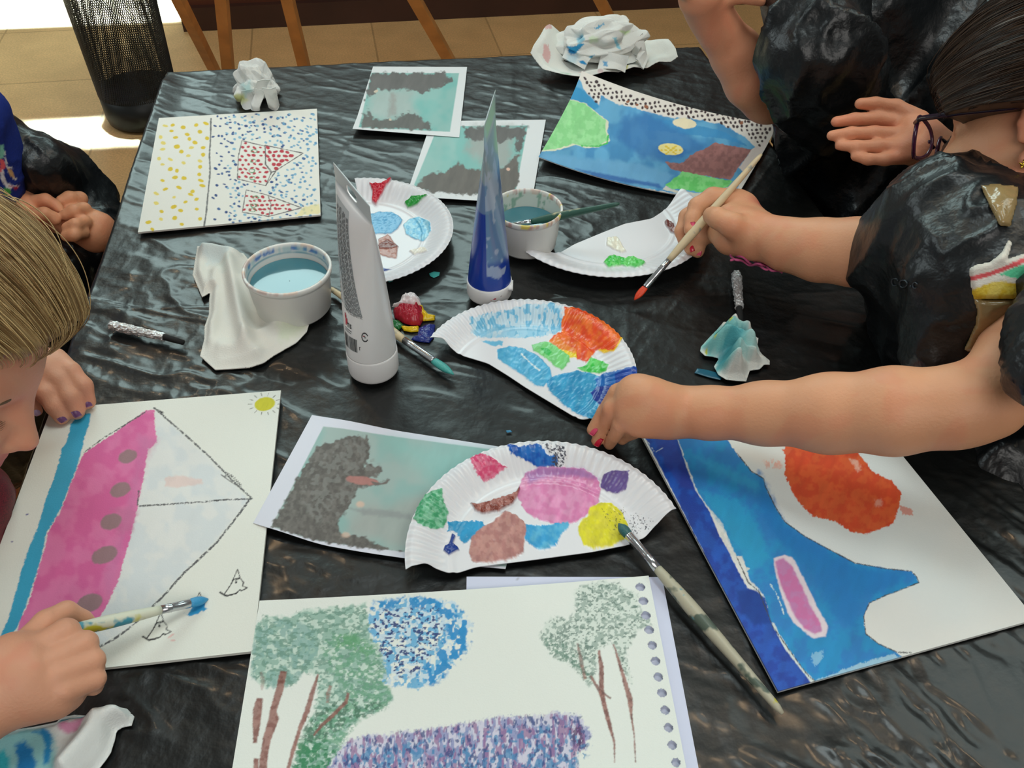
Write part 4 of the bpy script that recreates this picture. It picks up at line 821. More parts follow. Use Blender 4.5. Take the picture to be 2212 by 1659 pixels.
body, PW = tube_mesh(wl2, .0235, .026, TH_W, .078, angw, m_tube, w_col, e, 'tube_body')
mb = MB(); R = .0245; mb.lathe(wl2, [(.0008, 0), (R*.93, 0), (R*.98, .0015), (R, .004), (R, .0245), (R*.985, .026), (R*.94, .0268), (R*.9, .0268)], 72); mb.build('cap', m_white, e)
# hang hole and printing on the tube, following its surface
def tube_pt(loc, R, h0, Ht, w, ang, s, z, crimp=.016, off=.0003):
    """s in -1..1 across the visible broad face (-y side of the tube frame)"""
    t = min(max((z-h0)/(Ht-crimp-h0), 0), 1); a = R+(w/2-R)*t**1.2; b = R*math.sqrt(max(0, 1-t**1.55))*(1-.12*t)+.0005
    th = -math.pi/2+s*math.pi/2; x = (a+off)*math.cos(th); y = (b+off)*math.sin(th); ca, sa = math.cos(ang), math.sin(ang)
    return np.array([loc[0]+x*ca-y*sa, loc[1]+x*sa+y*ca, loc[2]+z])
def tube_patch(name, polys, m, e, fn, label=None, nn=1):
    mb = MB()
    for (s0, z0, s1, z1) in polys:
        k = max(1, int(abs(s1-s0)/.08)); q = max(1, int(abs(z1-z0)/.006)); V = []; F = []
        for i in range(k+1):
            for j in range(q+1): V.append(fn(s0+(s1-s0)*i/k, z0+(z1-z0)*j/q))
        for i in range(k):
            for j in range(q): a = i*(q+1)+j; F.append((a, a+q+1, a+q+2, a+1))
        mb.add(V, F)
    return mb.build(name, m, e, True, label)
fnw = lambda s, z, off=.0003: tube_pt(wl2, .0235, .026, TH_W, .078, angw, s+.55*min(max((.182-z)/.1, 0), 1), z, off=off)
tube_patch('label_panel', [(-.52, .085, .06, .182)], mat('label_grey', (188, 194, 196), rough=.4), e, lambda s, z: fnw(s, z, .00025))
r = random.Random(4); lines = []
for k in range(26):
    s = -.50+k*.0215
    z0 = .083 if k > 2 else .12; segs = [(z0, .178)] if k % 7 else [(z0, z0+.03)]
    for (za, zb) in segs:
        z = zb-r.uniform(0, .003)
        while z > za:
            L_ = r.uniform(.002, .006); lines.append((s, max(z-L_, za), s+.009, z)); z -= L_+.0012
for s in (-.64, -.60): 
    z = .16
    while z > .09: L_ = r.uniform(.002, .004); lines.append((s, z-L_, s+.018, z)); z -= L_+.001
tube_patch('small_print', lines, mat('print_ink', (84, 86, 90), rough=.5), e, lambda s, z: fnw(s, z, .0004))
bars = [(-.58+k*.03, .040, -.58+k*.03+r.choice([.010, .018, .023]), .056) for k in range(15)]
tube_patch('barcode', bars, mat('barcode_ink', (52, 54, 56), rough=.5), e, lambda s, z: fnw(s, z, .0004))
mk = []
for a in np.linspace(.5, 5.6, 16): mk.append((.08+.075*math.cos(a)-.012, .0615+.0052*math.sin(a)-.0008, .08+.075*math.cos(a)+.012, .0615+.0052*math.sin(a)+.0008))
mk += [(.06, .0605, .11, .0615), (.04, .062, .09, .063)]
mk += [(-.42, .066, -.40, .071), (-.42, .070, -.36, .0712), (-.375, .066, -.355, .071), (-.33, .066, -.31, .071), (-.33, .0663, -.28, .0674), (-.33, .0682, -.28, .069), (-.33, .0702, -.28, .0712)]
mk += [(-.55, .0625, -.28, .0632), (-.55, .0600, -.30, .0606), (-.08, .044, -.065, .048), (-.08, .0475, -.045, .0483)]
tube_patch('recycling_mark', mk, mat('barcode_ink'), e, lambda s, z: fnw(s, z, .0004))
tube_patch('red_mark', [(-.50, .0665, -.46, .078), (-.47, .069, -.42, .075), (-.52, .074, -.48, .080), (.03, .0625, .07, .0635)], mat('red_ink', (196, 46, 70), rough=.5), e, lambda s, z: fnw(s, z, .00045))
# hang hole: dark slot outlined by the table seen through it
tz = .192
H_ = MB(); hp = []
for a in np.linspace(0, 2*math.pi, 25)[:-1]:
    hp.append(fnw(-.02+.16*math.cos(a)*(1 if math.sin(a) < 0 else .7), tz+.0045*math.sin(a), .0006))
# slot is cut through the flat end with a boolean so that the table shows
cut = MB(); ca, sa = math.cos(angw), math.sin(angw)
ring = [(0.011*math.copysign(abs(math.cos(a))**.6, math.cos(a)), .0042*math.copysign(abs(math.sin(a))**.7, math.sin(a))) for a in np.linspace(0, 2*math.pi, 21)[:-1]]
zc_ = T+.001+TH_W-.0095
V = [np.array([wl2[0]+x*ca-y*sa, wl2[1]+x*sa+y*ca, zc_+z]) for y in (-.01, .01) for x, z in ring]; n_ = len(ring)
def cut_hole(o, V, n_):
    me = bpy.data.meshes.new('cutter'); me.from_pydata([tuple(v-np.array(wl2)) for v in V], [], [tuple(range(n_)), tuple(range(2*n_-1, n_-1, -1))]+[(i, (i+1) % n_+0, (i+1) % n_+n_, i+n_)[::-1] for i in range(n_)])
    c = bpy.data.objects.new('cutter', me); COL.objects.link(c); c.location = tuple(wl2)
    md = o.modifiers.new('cut', 'BOOLEAN'); md.operation = 'DIFFERENCE'; md.object = c; md.solver = 'EXACT'
    bpy.context.view_layer.update(); dg = bpy.context.evaluated_depsgraph_get(); m2 = bpy.data.meshes.new_from_object(o.evaluated_get(dg)); 
    o.modifiers.clear(); o.data = m2; bpy.data.objects.remove(c)
# close the bottom so the boolean sees a solid
import bmesh
bm = bmesh.new(); bm.from_mesh(body.data); bmesh.ops.holes_fill(bm, edges=[x for x in bm.edges if x.is_boundary], sides=0); bmesh.ops.recalc_face_normals(bm, faces=bm.faces); bm.to_mesh(body.data); bm.free()
cut_hole(body, V, n_)
# -- blue tube
bl = at(1057, 636, 0); bl = np.array([bl[0], bl[1], T+.001]); e = empty('paint_tube', bl, 'clear paint tube half full of blue paint, standing on its white cap', 'tube')
TH_B = .214; angb = math.radians(84)
def b_col(th, z):
    n = len(z); c = np.tile(lin((28, 62, 160)), (n, 1))
    def put(m, cc): m = np.clip(m, 0, 1); c[:] = c*(1-m[:, None])+lin(cc)*m[:, None]
    nz = fbm(th*1.6+3, z*70, 5, 3)
    put(sm(.118, .120, z), (106, 134, 176)); put(sm(.152, .157, z+.01*(nz-.5)), (150, 168, 176)); put(sm(.19, .192, z), (176, 190, 192))
    s = np.degrees((th-angb*0) % (2*math.pi)); L_ = (s > 180) & (s < 262)
    put(L_*sm(.05, .062, z+.012*(nz-.5))*.75*(z < .155), (120, 158, 190)); put(L_*sm(.56, .6, nz)*sm(.03, .04, z)*.7, (186, 200, 220))
    put(((s > 292) & (s < 325))*sm(.05, .07, z)*sm(.13, .10, z)*sm(.4, .55, nz)*.8, (150, 176, 206)); 
    for (cs_, cz) in ((264, .098), (262, .068)): put((np.hypot((s-cs_)/26, (z-cz)/.017) < 1)*(s > cs_-6)*.75, (104, 130, 186))
    return c, np.full(n, .9)
m_bt = mat('clear_tube_plastic', rough=.3, attr=True, spec=.45, coat=.15)
tube_mesh(bl, .0228, .020, TH_B, .074, angb, m_bt, b_col, e, 'tube_body', crimp=.02, lin_b=True)
mb = MB(); R = .0242; mb.lathe(bl, [(.0008, 0), (R*.90, 0), (R*.96, .0015), (R, .004), (R*1.0, .0185), (R*.985, .0200), (R*.9, .0205), (R*.8, .0205)], 72); mb.box(bl+np.array([R*.93, -.006, .0165]), (.006, .014, .004)); mb.build('cap', m_white, e)
mb = MB(); q = at(1068, 650, .012); mb.add([bl+np.array([R*1.005*math.cos(a), R*1.005*math.sin(a), z]) for a, z in ((-1.5, .009), (-1.25, .0105), (-.95, .0135), (-1.0, .0125), (-1.3, .012))], [(0, 1, 2, 3, 4)]); mb.build('red_smear', mat('red_ink'), e)
# ================================================================== brushes
m_met = mat('ferrule_metal', (198, 200, 204), rough=.22, metal=.95, bump=(300, .0001))
def brush(label, tip, fer0, fer1, end, rmax, hand, brist, parts=None, flat=.6, paint=None, group=None):
    """tip, bristle/ferrule joint, ferrule/handle joint given as fractions along tip->end"""
    tip = np.array(tip, float); end = np.array(end, float); L = np.linalg.norm(end-tip)
    e = empty('paintbrush', (tip+end)/2, label, 'paintbrush', group); print('brush len', L, label[:30])
    P = lambda t: tip+(end-tip)*t
    mb = MB(); mb.tube([P(t) for t in np.linspace(0, fer0, 8)], [rmax*f for f in (.12, .5, .8, .95, 1.0, .98, .92, .82)], 14, flat); mb.build('bristles', brist, e)
    mb = MB(); k = fer1-fer0; mb.tube([P(fer0+k*t) for t in (-.03, 0, .3, .62, .66, .70, .74, .78, 1)], [rmax*.78, rmax*.86, rmax*.84, rmax*.8, rmax*.88, rmax*.79, rmax*.88, rmax*.79, rmax*.8], 16); mb.build('ferrule', m_met, e)
    ts = np.concatenate([np.linspace(fer1, 1, 26)]); u = (ts-fer1)/(1-fer1)
    rr = rmax*(.8+.42*np.sin(np.clip(u/.32, 0, 1)*math.pi/2)*(u < .32)+np.where(u >= .32, .42-.62*(u-.32)/.68, 0)); rr[-1] *= .5; rr[-2] *= .95
    mb = MB(); mb.tube([P(t) for t in ts], list(rr), 16); o = mb.build('handle', hand, e)
    return e
def handle_mat(name, base, spots, sc=60):
    m = mat(name, base, rough=.45); nt = m.node_tree; b = nt.nodes['Principled BSDF']; N = nt.nodes.new; L = nt.links.new
    tc = N('ShaderNodeTexCoord'); prev = None
    for i, (c, th) in enumerate(spots):
        n = N('ShaderNodeTexNoise'); n.inputs['Scale'].default_value = sc*(1+i*.3); n.inputs['Detail'].default_value = 3; mp = N('ShaderNodeMapping'); mp.inputs['Location'].default_value = (i*3.1, i, 0); L(tc.outputs['Object'], mp.inputs[0]); L(mp.outputs[0], n.inputs['Vector'])
        r_ = N('ShaderNodeMapRange'); r_.inputs['From Min'].default_value = th; r_.inputs['From Max'].default_value = th+.05; L(n.outputs['Fac'], r_.inputs['Value'])
        mx = N('ShaderNodeMix'); mx.data_type = 'RGBA'; L(r_.outputs[0], mx.inputs['Factor'])
        if prev: L(prev, mx.inputs['A'])
        else: mx.inputs['A'].default_value = tuple(lin(base))+(1,)
        mx.inputs['B'].default_value = tuple(lin(c))+(1,); prev = mx.outputs['Result']
    L(prev, b.inputs['Base Color']); return m
hm1 = handle_mat('bare_wood_handle', (206, 186, 150), [((150, 150, 140), .62)])
hm2 = handle_mat('stained_handle', (178, 172, 150), [((84, 96, 84), .55), ((190, 180, 70), .64), ((90, 150, 160), .66)], 45)
hm3 = handle_mat('yellow_blue_handle', (214, 216, 196), [((196, 190, 50), .46), ((70, 150, 170), .54)], 38)
hm4 = handle_mat('dark_stained_handle', (176, 168, 130), [((44, 84, 72), .42)], 30)
B1T, B1E = at(1370, 648, .004), at(1645, 333, .118)
brush('paintbrush with red-orange tip held upright in the girl\'s hand', B1T, .09, .27, B1E, .0042, hm1, mat('red_bristles', (226, 70, 34), rough=.35, bump=(900, .0004)))
brush('long stained paintbrush lying from the nearest plate to the lower right', at(1336, 1131, .013), .075, .27, at(1691, 1542, .006), .0046, hm2, mat('dark_green_bristles', (40, 92, 92), rough=.4, bump=(900, .0004)), flat=.8)
brush('paintbrush with turquoise tip lying behind the white tube', at(980, 809, .005), .15, .37, at(711, 621, .004), .0046, hm1, mat('teal_bristles', (66, 158, 152), rough=.4, bump=(900, .0004)), flat=.7)
brush('paintbrush with dark green handle leaning in the green water pot', at(1085, 492, .022), .10, .26, at(1338, 440, .070), .0040, hm4, mat('wet_bristles', (140, 176, 160), rough=.3), flat=.8)
B5T, B5E = at(450, 1294, .0045), at(-95, 1419, .075)
brush('blue-tipped paintbrush with yellow stains held by the blonde girl', B5T, .09, .22, B5E, .0040, hm3, mat('blue_bristles', (52, 146, 196), rough=.35, bump=(900, .0004)), flat=.8)
# ================================================================== foil wrapped charcoal
m_foil = mat('foil', (226, 226, 226), rough=.32, metal=.55, bump=(260, .0012))
m_char = mat('charcoal', (20, 20, 20), rough=.85)
def foil(label, a, b, c, r=.0052):
    a, b, c = map(np.array, (a, b, c)); e = empty('charcoal_stick', (a+c)/2-np.array([0, 0, r]), label, 'charcoal stick')
    n = 20; k = 46; d = b-a; u = np.cross(d, [0, 0, 1]); u /= np.linalg.norm(u); v = np.cross(u, d); v /= np.linalg.norm(v); V = []
    for i in range(k):
        t = i/(k-1); rr = r*(1-.25*t)*min(1, (.25+t*14))
        for j in range(n):
            an = 2*math.pi*j/n; q = float(vn2(np.array([t*17.]), np.array([j*1.3+.2]), 4)[0]-.5)+float(vn2(np.array([t*38.]), np.array([j*2.3]), 9)[0]-.5)*.6
            V.append(a+d*t+(u*math.cos(an)+v*math.sin(an))*rr*(1+.38*q))
    F = [(i*n+j, i*n+(j+1) % n, (i+1)*n+(j+1) % n, (i+1)*n+j) for i in range(k-1) for j in range(n)]+[tuple(range(n))[::-1], tuple((k-1)*n+j for j in range(n))]
    mesh('foil_wrap', V, F, m_foil, e, False)
    mb = MB(); mb.tube([b-d*.05, b, b+(c-b)*.5, c], [r*.62, r*.62, r*.6, r*.5], 12); mb.build('charcoal', m_char, e)
foil('foil-wrapped charcoal stick lying left of the pots near the blonde girl', at(234, 702, .006), at(355, 728, .006), at(396, 740, .005))
foil('foil-wrapped charcoal stick lying on the right beside the green-stained tissue', at(1590, 588, .006), at(1597, 665, .006), at(1600, 705, .005), .0056)
# ================================================================== blobs of paint on the plastic
m_wetp = mat('wet_paint', rough=.3, attr=True, spec=.5)
def blob(label, P, col, h, c2=None, z=-.002):
    def pf(p): p.c[:] = lin(col); p.wet[:] = 1
    if c2 is not None:
        def pf(p): p.c[:] = lin(col); p.wet[:] = 1; p.poly([(x*.6+np.mean([a for a, b in P])*.4, y*.6+np.mean([b for a, b in P])*.4) for x, y in P], c2, rough=4, ns=4, wet=1, alpha=.6)
    return polysheet('paint_blob', zc(P, 680, 560, 3.072), m_wetp, label, 'paint', z=z, cell=.0006, t=.0003, hf=lambda x, y, d: h*np.sqrt(np.clip(d/.006, 0, 1))*(.55+.8*fbm(x*300, y*300, len(P)+int(col[0]), 3)), paintfn=pf, closed_dome=True)
blob('blue blob of paint beside the fluted plate', [(690,460),(760,430),(800,440),(790,520),(760,555),(700,550),(640,535),(650,520),(680,510)], (30, 44, 120), .004)
blob('green blob of paint left of the red one', [(500,405),(560,410),(590,440),(560,470),(510,460)], (18, 104, 50), .004)
blob('yellow blob of paint under the red one', [(570,445),(620,450),(690,450),(690,480),(640,485),(590,475)], (226, 188, 24), .005)
blob('yellow streak of paint right of the red blob', [(640,330),(680,320),(715,310),(730,345),(760,375),(800,378),(795,405),(720,412),(690,370)], (228, 192, 30), .006)
blob('red blob of paint in the middle of the paint heap', [(520,350),(590,330),(660,335),(715,330),(725,395),(700,440),(640,440),(590,425),(530,390)], (176, 32, 52), .012, (150, 24, 44))
blob('white blob of paint at the back of the paint heap', [(510,315),(560,310),(570,280),(620,250),(660,248),(700,275),(710,320),(650,330),(600,322),(570,332)], (232, 222, 222), .012)
m_drop = mat('paint_drop', (66, 150, 146), rough=.25)
for L_, P in (('turquoise paint drop right of the red, green and blue plate', [(758,95),(790,82),(830,88),(825,110),(790,125),(765,112)]), ('small turquoise paint smear below the back left plate', [(470,135),(500,135),(520,145),(495,153)])):
    blob(L_, P, (60, 150, 146), .0008)
blob('tiny blue paint drops in front of the orange plate', [(1268,1138),(1300,1134),(1310,1148),(1275,1152)], (40, 120, 160), .0006)
polysheet('paint_smear', zc([(385,785),(400,760),(440,765),(500,780),(540,800),(530,825),(470,812),(430,800)], 1350, 500, 2.566), m_wetp, 'blue-green paint smear beside the stained tissue', 'paint', z=-.002, cell=.0006, t=.0003, hf=lambda x, y, d: .0008*np.sqrt(np.clip(d/.003, 0, 1)), paintfn=lambda p: p.c.__setitem__(slice(None), lin((24, 92, 116))), closed_dome=True)
# ================================================================== tissues and cloths
m_tis = mat('paper_towel', rough=.85, attr=True, spec=.15, bump=(700, .0004))
def heap(env, fr, seed, amp, base=.35): return lambda x, y, d: env(x, y, d)*(base+(1-base)*folds(x, y, seed, 5, fr))*amp+.0012
def crumple(name, c, rad, seed, m, paintfn, label, cat, ang=0, flaps=()):
    nu, nv = 300, 170; th = np.linspace(0, 2*np.pi, nu, endpoint=False); ph = np.linspace(.02, np.pi-.02, nv); TH, PH = np.meshgrid(th, ph, indexing='ij'); TH = TH.ravel(); PH = PH.ravel()
    d = np.stack([np.sin(PH)*np.cos(TH), np.sin(PH)*np.sin(TH), np.cos(PH)], 1); r = np.random.RandomState(seed); h = 0; tot = 0
    wp = d+.22*np.stack([vn3(d*2.6+9, seed), vn3(d*2.6+9, seed+1), vn3(d*2.6+9, seed+2)], 1)
    for i in range(9):
        n = r.normal(size=3); n /= np.linalg.norm(n); f = r.uniform(1.6, 4.2); w_ = 1/(.8+.22*i); h = h+w_*(np.abs(((wp@n)*f+r.uniform(0, 9)) % 2-1)); tot += w_
    h = h/tot; k = .40+1.15*h; P = d*k[:, None]*np.array(rad); P[:, 2] = np.maximum(P[:, 2]+rad[2]*.35, 0)
    ca, sa = math.cos(ang), math.sin(ang); P = np.stack([P[:, 0]*ca-P[:, 1]*sa, P[:, 0]*sa+P[:, 1]*ca, P[:, 2]], 1)+np.array(c)
    i = np.arange(nu*nv).reshape(nu, nv); i2 = np.roll(i, -1, 0); F = np.stack([i[:, :-1].ravel(), i[:, 1:].ravel(), i2[:, 1:].ravel(), i2[:, :-1].ravel()], 1)
    Vs = [P]; Fs = [F]; n0 = len(P); q = 26
    for (x0, x1, x2, x3) in flaps:                      # folded corners of the tissue standing up, each a bent sheet with thickness
        A, B, C_, D2 = [np.array(at(*x)) for x in (x0, x1, x2, x3)]; u, v = np.meshgrid(np.linspace(0, 1, q), np.linspace(0, 1, q), indexing='ij'); u = u.ravel()[:, None]; v = v.ravel()[:, None]
        S0 = A*(1-u)*(1-v)+B*u*(1-v)+C_*u*v+D2*(1-u)*v; nn = np.cross(B-A, D2-A); nn /= np.linalg.norm(nn)
        S0 = S0+nn*(.006*np.sin(u*3.1)*(1-v)+.009*(folds(S0[:, 0:1], S0[:, 2:3], seed+len(Vs), 4, 60)-.5)); t_ = nn*.0007
        j = np.arange(q*q).reshape(q, q); f1 = np.stack([j[:-1, :-1].ravel(), j[1:, :-1].ravel(), j[1:, 1:].ravel(), j[:-1, 1:].ravel()], 1)
        bd = np.concatenate([j[0, :-1], j[:-1, -1], j[-1, :0:-1], j[:0:-1, 0]]); bn = np.roll(bd, -1); N2 = q*q
        Vs += [S0+t_, S0-t_]; Fs += [f1+n0, f1[:, ::-1]+n0+N2, np.stack([bn, bd, bd+N2, bn+N2], 1)+n0]; n0 += 2*N2
    V = np.concatenate(Vs); px, py = project(V); p = Paint(px, py, (226, 228, 224)); paintfn(p); o = mesh(name, V, np.concatenate(Fs), m, None, True, p.c, p.wet); return tag(o, label, cat)
# stained tissue on the right
z6 = lambda pts: zc(pts, 1350, 500, 2.566)
T4 = z6([(545,508),(600,510),(650,525),(665,560),(738,598),(730,650),(760,690),(800,722),(800,745),(770,745),(745,770),(690,778),(670,838),(620,835),(560,828),(515,800),(492,755),(520,710),(480,700),(440,695),(415,670),(420,645),(470,590),(510,550)])
def p4(p):
    A = z6([(420,650),(520,530),(600,600),(660,620),(640,700),(600,780),(520,790),(500,740),(540,690),(460,700)])
    p.poly(A, (96, 184, 184), rough=8, ns=9, soft=9, alpha=.85); p.poly(z6([(600,600),(700,650),(720,720),(640,760),(560,780)]), (150, 204, 202), rough=6, soft=10, alpha=.8)
    p.poly(z6([(500,700),(560,640),(650,620),(620,690),(560,760),(510,780)]), (58, 146, 158), rough=6, soft=8, alpha=.8); p.poly(z6([(460,640),(520,560),(530,570),(480,640)]), (70, 140, 120), rough=3, soft=4, alpha=.8); p.dots(z6([(480,655),(560,600),(450,680)]), 3.5, 3, (190, 200, 90))
    p.poly(z6([(640,540),(665,545),(700,590),(640,570)]), (214, 222, 170), rough=3, soft=4, alpha=.6)
polysheet('crumpled_tissue', T4, m_tis, 'crumpled tissue stained blue-green, on the right above the bare forearm', 'tissue', z=.0, cell=.0009, t=.0006, hf=heap(lambda x, y, d: sm(0, .018, d), 90, 12, .040, .2), lat=lambda x, y, d: ((fbm(x*60, y*60, 3)-.5)*.006*sm(0, .01, d), (fbm(x*60, y*60, 5)-.5)*.006*sm(0, .01, d)), paintfn=p4)
# crumpled tissue top left
z1 = lambda pts: zc(pts, 0, 0, 2.962)
T1 = z1([(1500,600),(1540,540),(1590,520),(1600,480),(1650,470),(1700,450),(1730,460),(1760,520),(1775,570),(1800,620),(1795,670),(1750,700),(1700,690),(1690,640),(1660,640),(1640,700),(1600,735),(1570,720),(1550,670),(1500,660),(1485,640)])
def p1(p): p.poly(z1([(1490,610),(1560,600),(1580,640),(1540,660),(1490,650)]), (206, 214, 130), rough=4, soft=6, alpha=.85); p.poly(z1([(1540,540),(1600,520),(1610,580),(1570,620)]), (170, 206, 206), rough=4, soft=7, alpha=.8)
t1c = at(556, 205); t1c[2] = T+.001
crumple('crumpled_tissue', t1c, (.030, .024, .032), 9, m_tis, p1, 'small crumpled white tissue at the far left, above the dotted houses', 'tissue', .3, flaps=[((520, 222, .004), (545, 232, .004), (556, 190, .03), (522, 196, .03)), ((540, 236, .003), (560, 240, .003), (572, 196, .03), (552, 190, .036)), ((580, 232, .004), (604, 226, .004), (594, 186, .04), (566, 190, .042)), ((540, 205, .02), (566, 205, .02), (586, 172, .045), (556, 176, .045))])
# big paper napkin with a crumpled heap
z2 = lambda pts: zc(pts, 1120, 20, 6.144)
NB = z2([(150,800),(250,720),(420,560),(640,500),(900,470),(1300,470),(1600,520),(1800,560),(1960,600),(2060,680),(2100,735),(1980,770),(1800,810),(1650,860),(1400,900),(1100,950),(900,965),(720,975),(600,970),(480,950),(320,900),(220,840)])
def pn(p): p.dots(z2([(340,590),(360,780)]), 11, 7, (214, 150, 150), 20, rough=3, alpha=.7); p.poly(z2([(1270,820),(1450,830),(1430,880),(1300,860)]), (206, 206, 90), rough=4, soft=3, alpha=.85); p.poly(z2([(560,900),(700,900),(680,960),(560,950)]), (160, 196, 170), rough=4, soft=6, alpha=.7); p.dots(z2([(840,890),(1080,935)]), 8, 3, (200, 150, 160), alpha=.5)
def hn(x, y, d):
    px, py = project(np.stack([x, y, np.full(len(x), T)], 1))
    left = sm(1250, 1150, px)*sm(170, 120, py); edge = sm(.03, 0, d)
    return .0015+.006*folds(x, y, 5, 4, 18)*sm(0, .01, d)+.010*edge*(.3+folds(x, y, 8, 3, 22))+left*.045+.012*sm(1330, 1440, px)*sm(150, 120, py)
napkin = polysheet('paper_napkin', NB, m_tis, 'white paper napkin spread at the far edge, under a crumpled tissue', 'napkin', z=.0, cell=.0014, t=.0008, hf=hn, paintfn=pn)
HP = z2([(640,700),(600,600),(640,520),(760,470),(880,440),(1000,430),(1200,430),(1400,450),(1560,480),(1680,560),(1670,680),(1560,740),(1400,780),(1250,820),(1100,830),(950,820),(800,790),(700,760)])
def ph(p):
    p.poly(z2([(650,495),(740,490),(830,450),(880,460),(800,540),(740,600),(660,590)]), (52, 146, 196), rough=3.5, ns=3, soft=1.5, wet=0); p.poly(z2([(780,400),(850,340),(880,400),(800,470)]), (120, 190, 214), rough=3, soft=3, alpha=.8)
    p.poly(z2([(790,680),(880,690),(910,740),(830,720)]), (50, 140, 196), rough=2.5, ns=3); p.poly(z2([(1120,690),(1180,690),(1180,760),(1130,750)]), (90, 160, 206), rough=2.5, ns=3, alpha=.9); p.poly(z2([(920,640),(1010,600),(980,640)]), (80, 170, 206), rough=2, ns=3)
    p.poly(z2([(1240,370),(1300,380),(1370,550),(1310,510)]), (130, 200, 220), rough=3, ns=3, alpha=.85); p.poly(z2([(1010,250),(1130,180),(1140,200),(1030,270)]), (80, 170, 214), rough=3, ns=3, alpha=.9)
    p.poly(z2([(940,370),(1050,360),(1060,430),(960,440)]), (196, 220, 180), rough=4, soft=5, alpha=.8); p.poly(z2([(1340,290),(1480,290),(1420,330)]), (190, 224, 160), rough=3, soft=3, alpha=.8); p.poly(z2([(650,600),(800,600),(760,720),(640,700)]), (180, 212, 224), rough=5, soft=6, alpha=.7)
hc_ = at(1296, 132); hc_[2] = T+.012
crumple('crumpled_tissue', hc_, (.066, .040, .040), 4, m_tis, ph, 'large crumpled tissue with blue paint stains, heaped on the white napkin', 'tissue', .15,
        flaps=[((1262, 100, .02), (1335, 100, .02), (1342, 62, .05), (1264, 40, .055)), ((1262, 60, .045), (1342, 66, .045), (1326, 34, .06), (1282, 34, .06)), ((1330, 105, .02), (1372, 105, .02), (1368, 66, .05), (1330, 72, .045)), ((1365, 118, .02), (1398, 118, .02), (1388, 72, .05), (1366, 98, .035)), ((1226, 110, .015), (1265, 100, .02), (1250, 62, .04), (1228, 80, .035)), ((1215, 125, .015), (1262, 150, .01), (1278, 118, .03), (1226, 100, .03)), ((1290, 150, .012), (1350, 158, .01), (1358, 122, .03), (1300, 112, .03)), ((1390, 150, .012), (1400, 120, .015), (1385, 100, .04), (1372, 130, .02))])
# cloth beside the pot
z4 = lambda pts: zc(pts, 0, 500, 2.962)
C1 = z4([(1265,105),(1400,115),(1560,150),(1600,200),(1640,330),(1750,430),(1850,535),(1930,545),(1985,582),(1965,650),(1900,720),(1840,755),(1760,800),(1690,850),(1600,880),(1470,890),(1380,895),(1330,850),(1283,808),(1310,700),(1312,620),(1340,540),(1342,440),(1348,400),(1295,430),(1270,370),(1235,290),(1250,200)])
def hc(x, y, d):
    q = project(np.stack([x, y, np.full(len(x), T)], 1)); px, py = q
    def ridge(ax, ay, bx, by, w_, h): return h*np.exp(-(segdist(px, py, [(ax, ay), (bx, by)], False)/w_)**2)
    return .0012+sm(0, .012, d)*(.005*folds(x, y, 3, 3, 14)+ridge(500, 580, 535, 750, 17, .016)+ridge(470, 600, 450, 740, 15, .008)+ridge(545, 620, 620, 700, 18, .012)+ridge(540, 745, 640, 690, 12, .006)+ridge(430, 545, 530, 555, 14, .012)+ridge(425, 560, 440, 635, 12, .006)+ridge(480, 760, 560, 770, 14, .005)-.0*px)
def pc(p): p.poly(z4([(1780,640),(1930,560),(1960,600),(1900,680),(1800,720)]), (206, 216, 190), rough=6, soft=9, alpha=.7); p.poly(z4([(1290,120),(1540,150),(1400,230),(1330,220)]), (206, 222, 224), rough=6, soft=9, alpha=.7); p.poly(z4([(1400,240),(1500,220),(1450,330)]), (206, 218, 210), rough=6, soft=9, alpha=.5)
polysheet('paint_cloth', C1, m_tis, 'folded white cloth lying under the edge of the blue-grey water pot', 'cloth', z=.0, cell=.0011, t=.0012, hf=hc, paintfn=pc, base=(222, 220, 212))
# stained towel at the lower left corner
z5 = lambda pts: zc(pts, 0, 1260, 4.157)
T5 = z5([(-700,1500),(-300,1330),(60,1340),(330,1300),(520,1260),(560,1215),(680,1195),(830,1205),(920,1150),(1050,1120),(1150,1140),(1215,1210),(1190,1290),(1110,1305),(1055,1340),(1040,1420),(1005,1530),(960,1600),(880,1700),(700,1900),(-500,2000)])
def p5(p):
    p.poly(z5([(-600,1500),(0,1400),(230,1310),(330,1330),(420,1340),(500,1400),(560,1659),(400,2000),(-600,2000)]), (110, 190, 196), rough=8, soft=12, alpha=.8)
    p.poly(z5([(160,1480),(250,1450),(320,1520),(350,1659),(300,1900),(150,1800),(180,1600)]), (22, 118, 184), rough=6, soft=6, alpha=.95); p.poly(z5([(320,1370),(420,1340),(490,1390),(500,1500),(480,1640),(420,1659),(440,1480),(400,1400)]), (30, 132, 192), rough=5, soft=5, alpha=.95)
    p.poly(z5([(-100,1600),(60,1520),(120,1620),(60,1800),(-100,1800)]), (60, 180, 196), rough=6, soft=6); p.poly(z5([(560,1300),(700,1290),(830,1250),(800,1310),(720,1380),(640,1400),(570,1360)]), (206, 120, 164), rough=5, soft=6, alpha=.85); p.line(z5([(540,1290),(620,1270),(760,1220)]), 5, (60, 170, 190), rough=2, soft=2)
def h5(x, y, d):
    px, py = project(np.stack([x, y, np.full(len(x), T)], 1))
    def ridge(pts, w_, h): return h*np.exp(-(segdist(px, py, z5(pts), False)/w_)**2)
    return .0015+sm(0, .006, d)*(.006*folds(x, y, 13, 4, 26)+ridge([(1130,1200),(950,1280),(800,1500),(650,1700)], 26, .016)+ridge([(900,1250),(600,1320)], 14, .004))
polysheet('paper_towel', T5, m_tis, 'paper towel stained blue and pink at the near left corner', 'towel', z=.0, cell=.0011, t=.0008, hf=h5, paintfn=p5, base=(226, 230, 228))
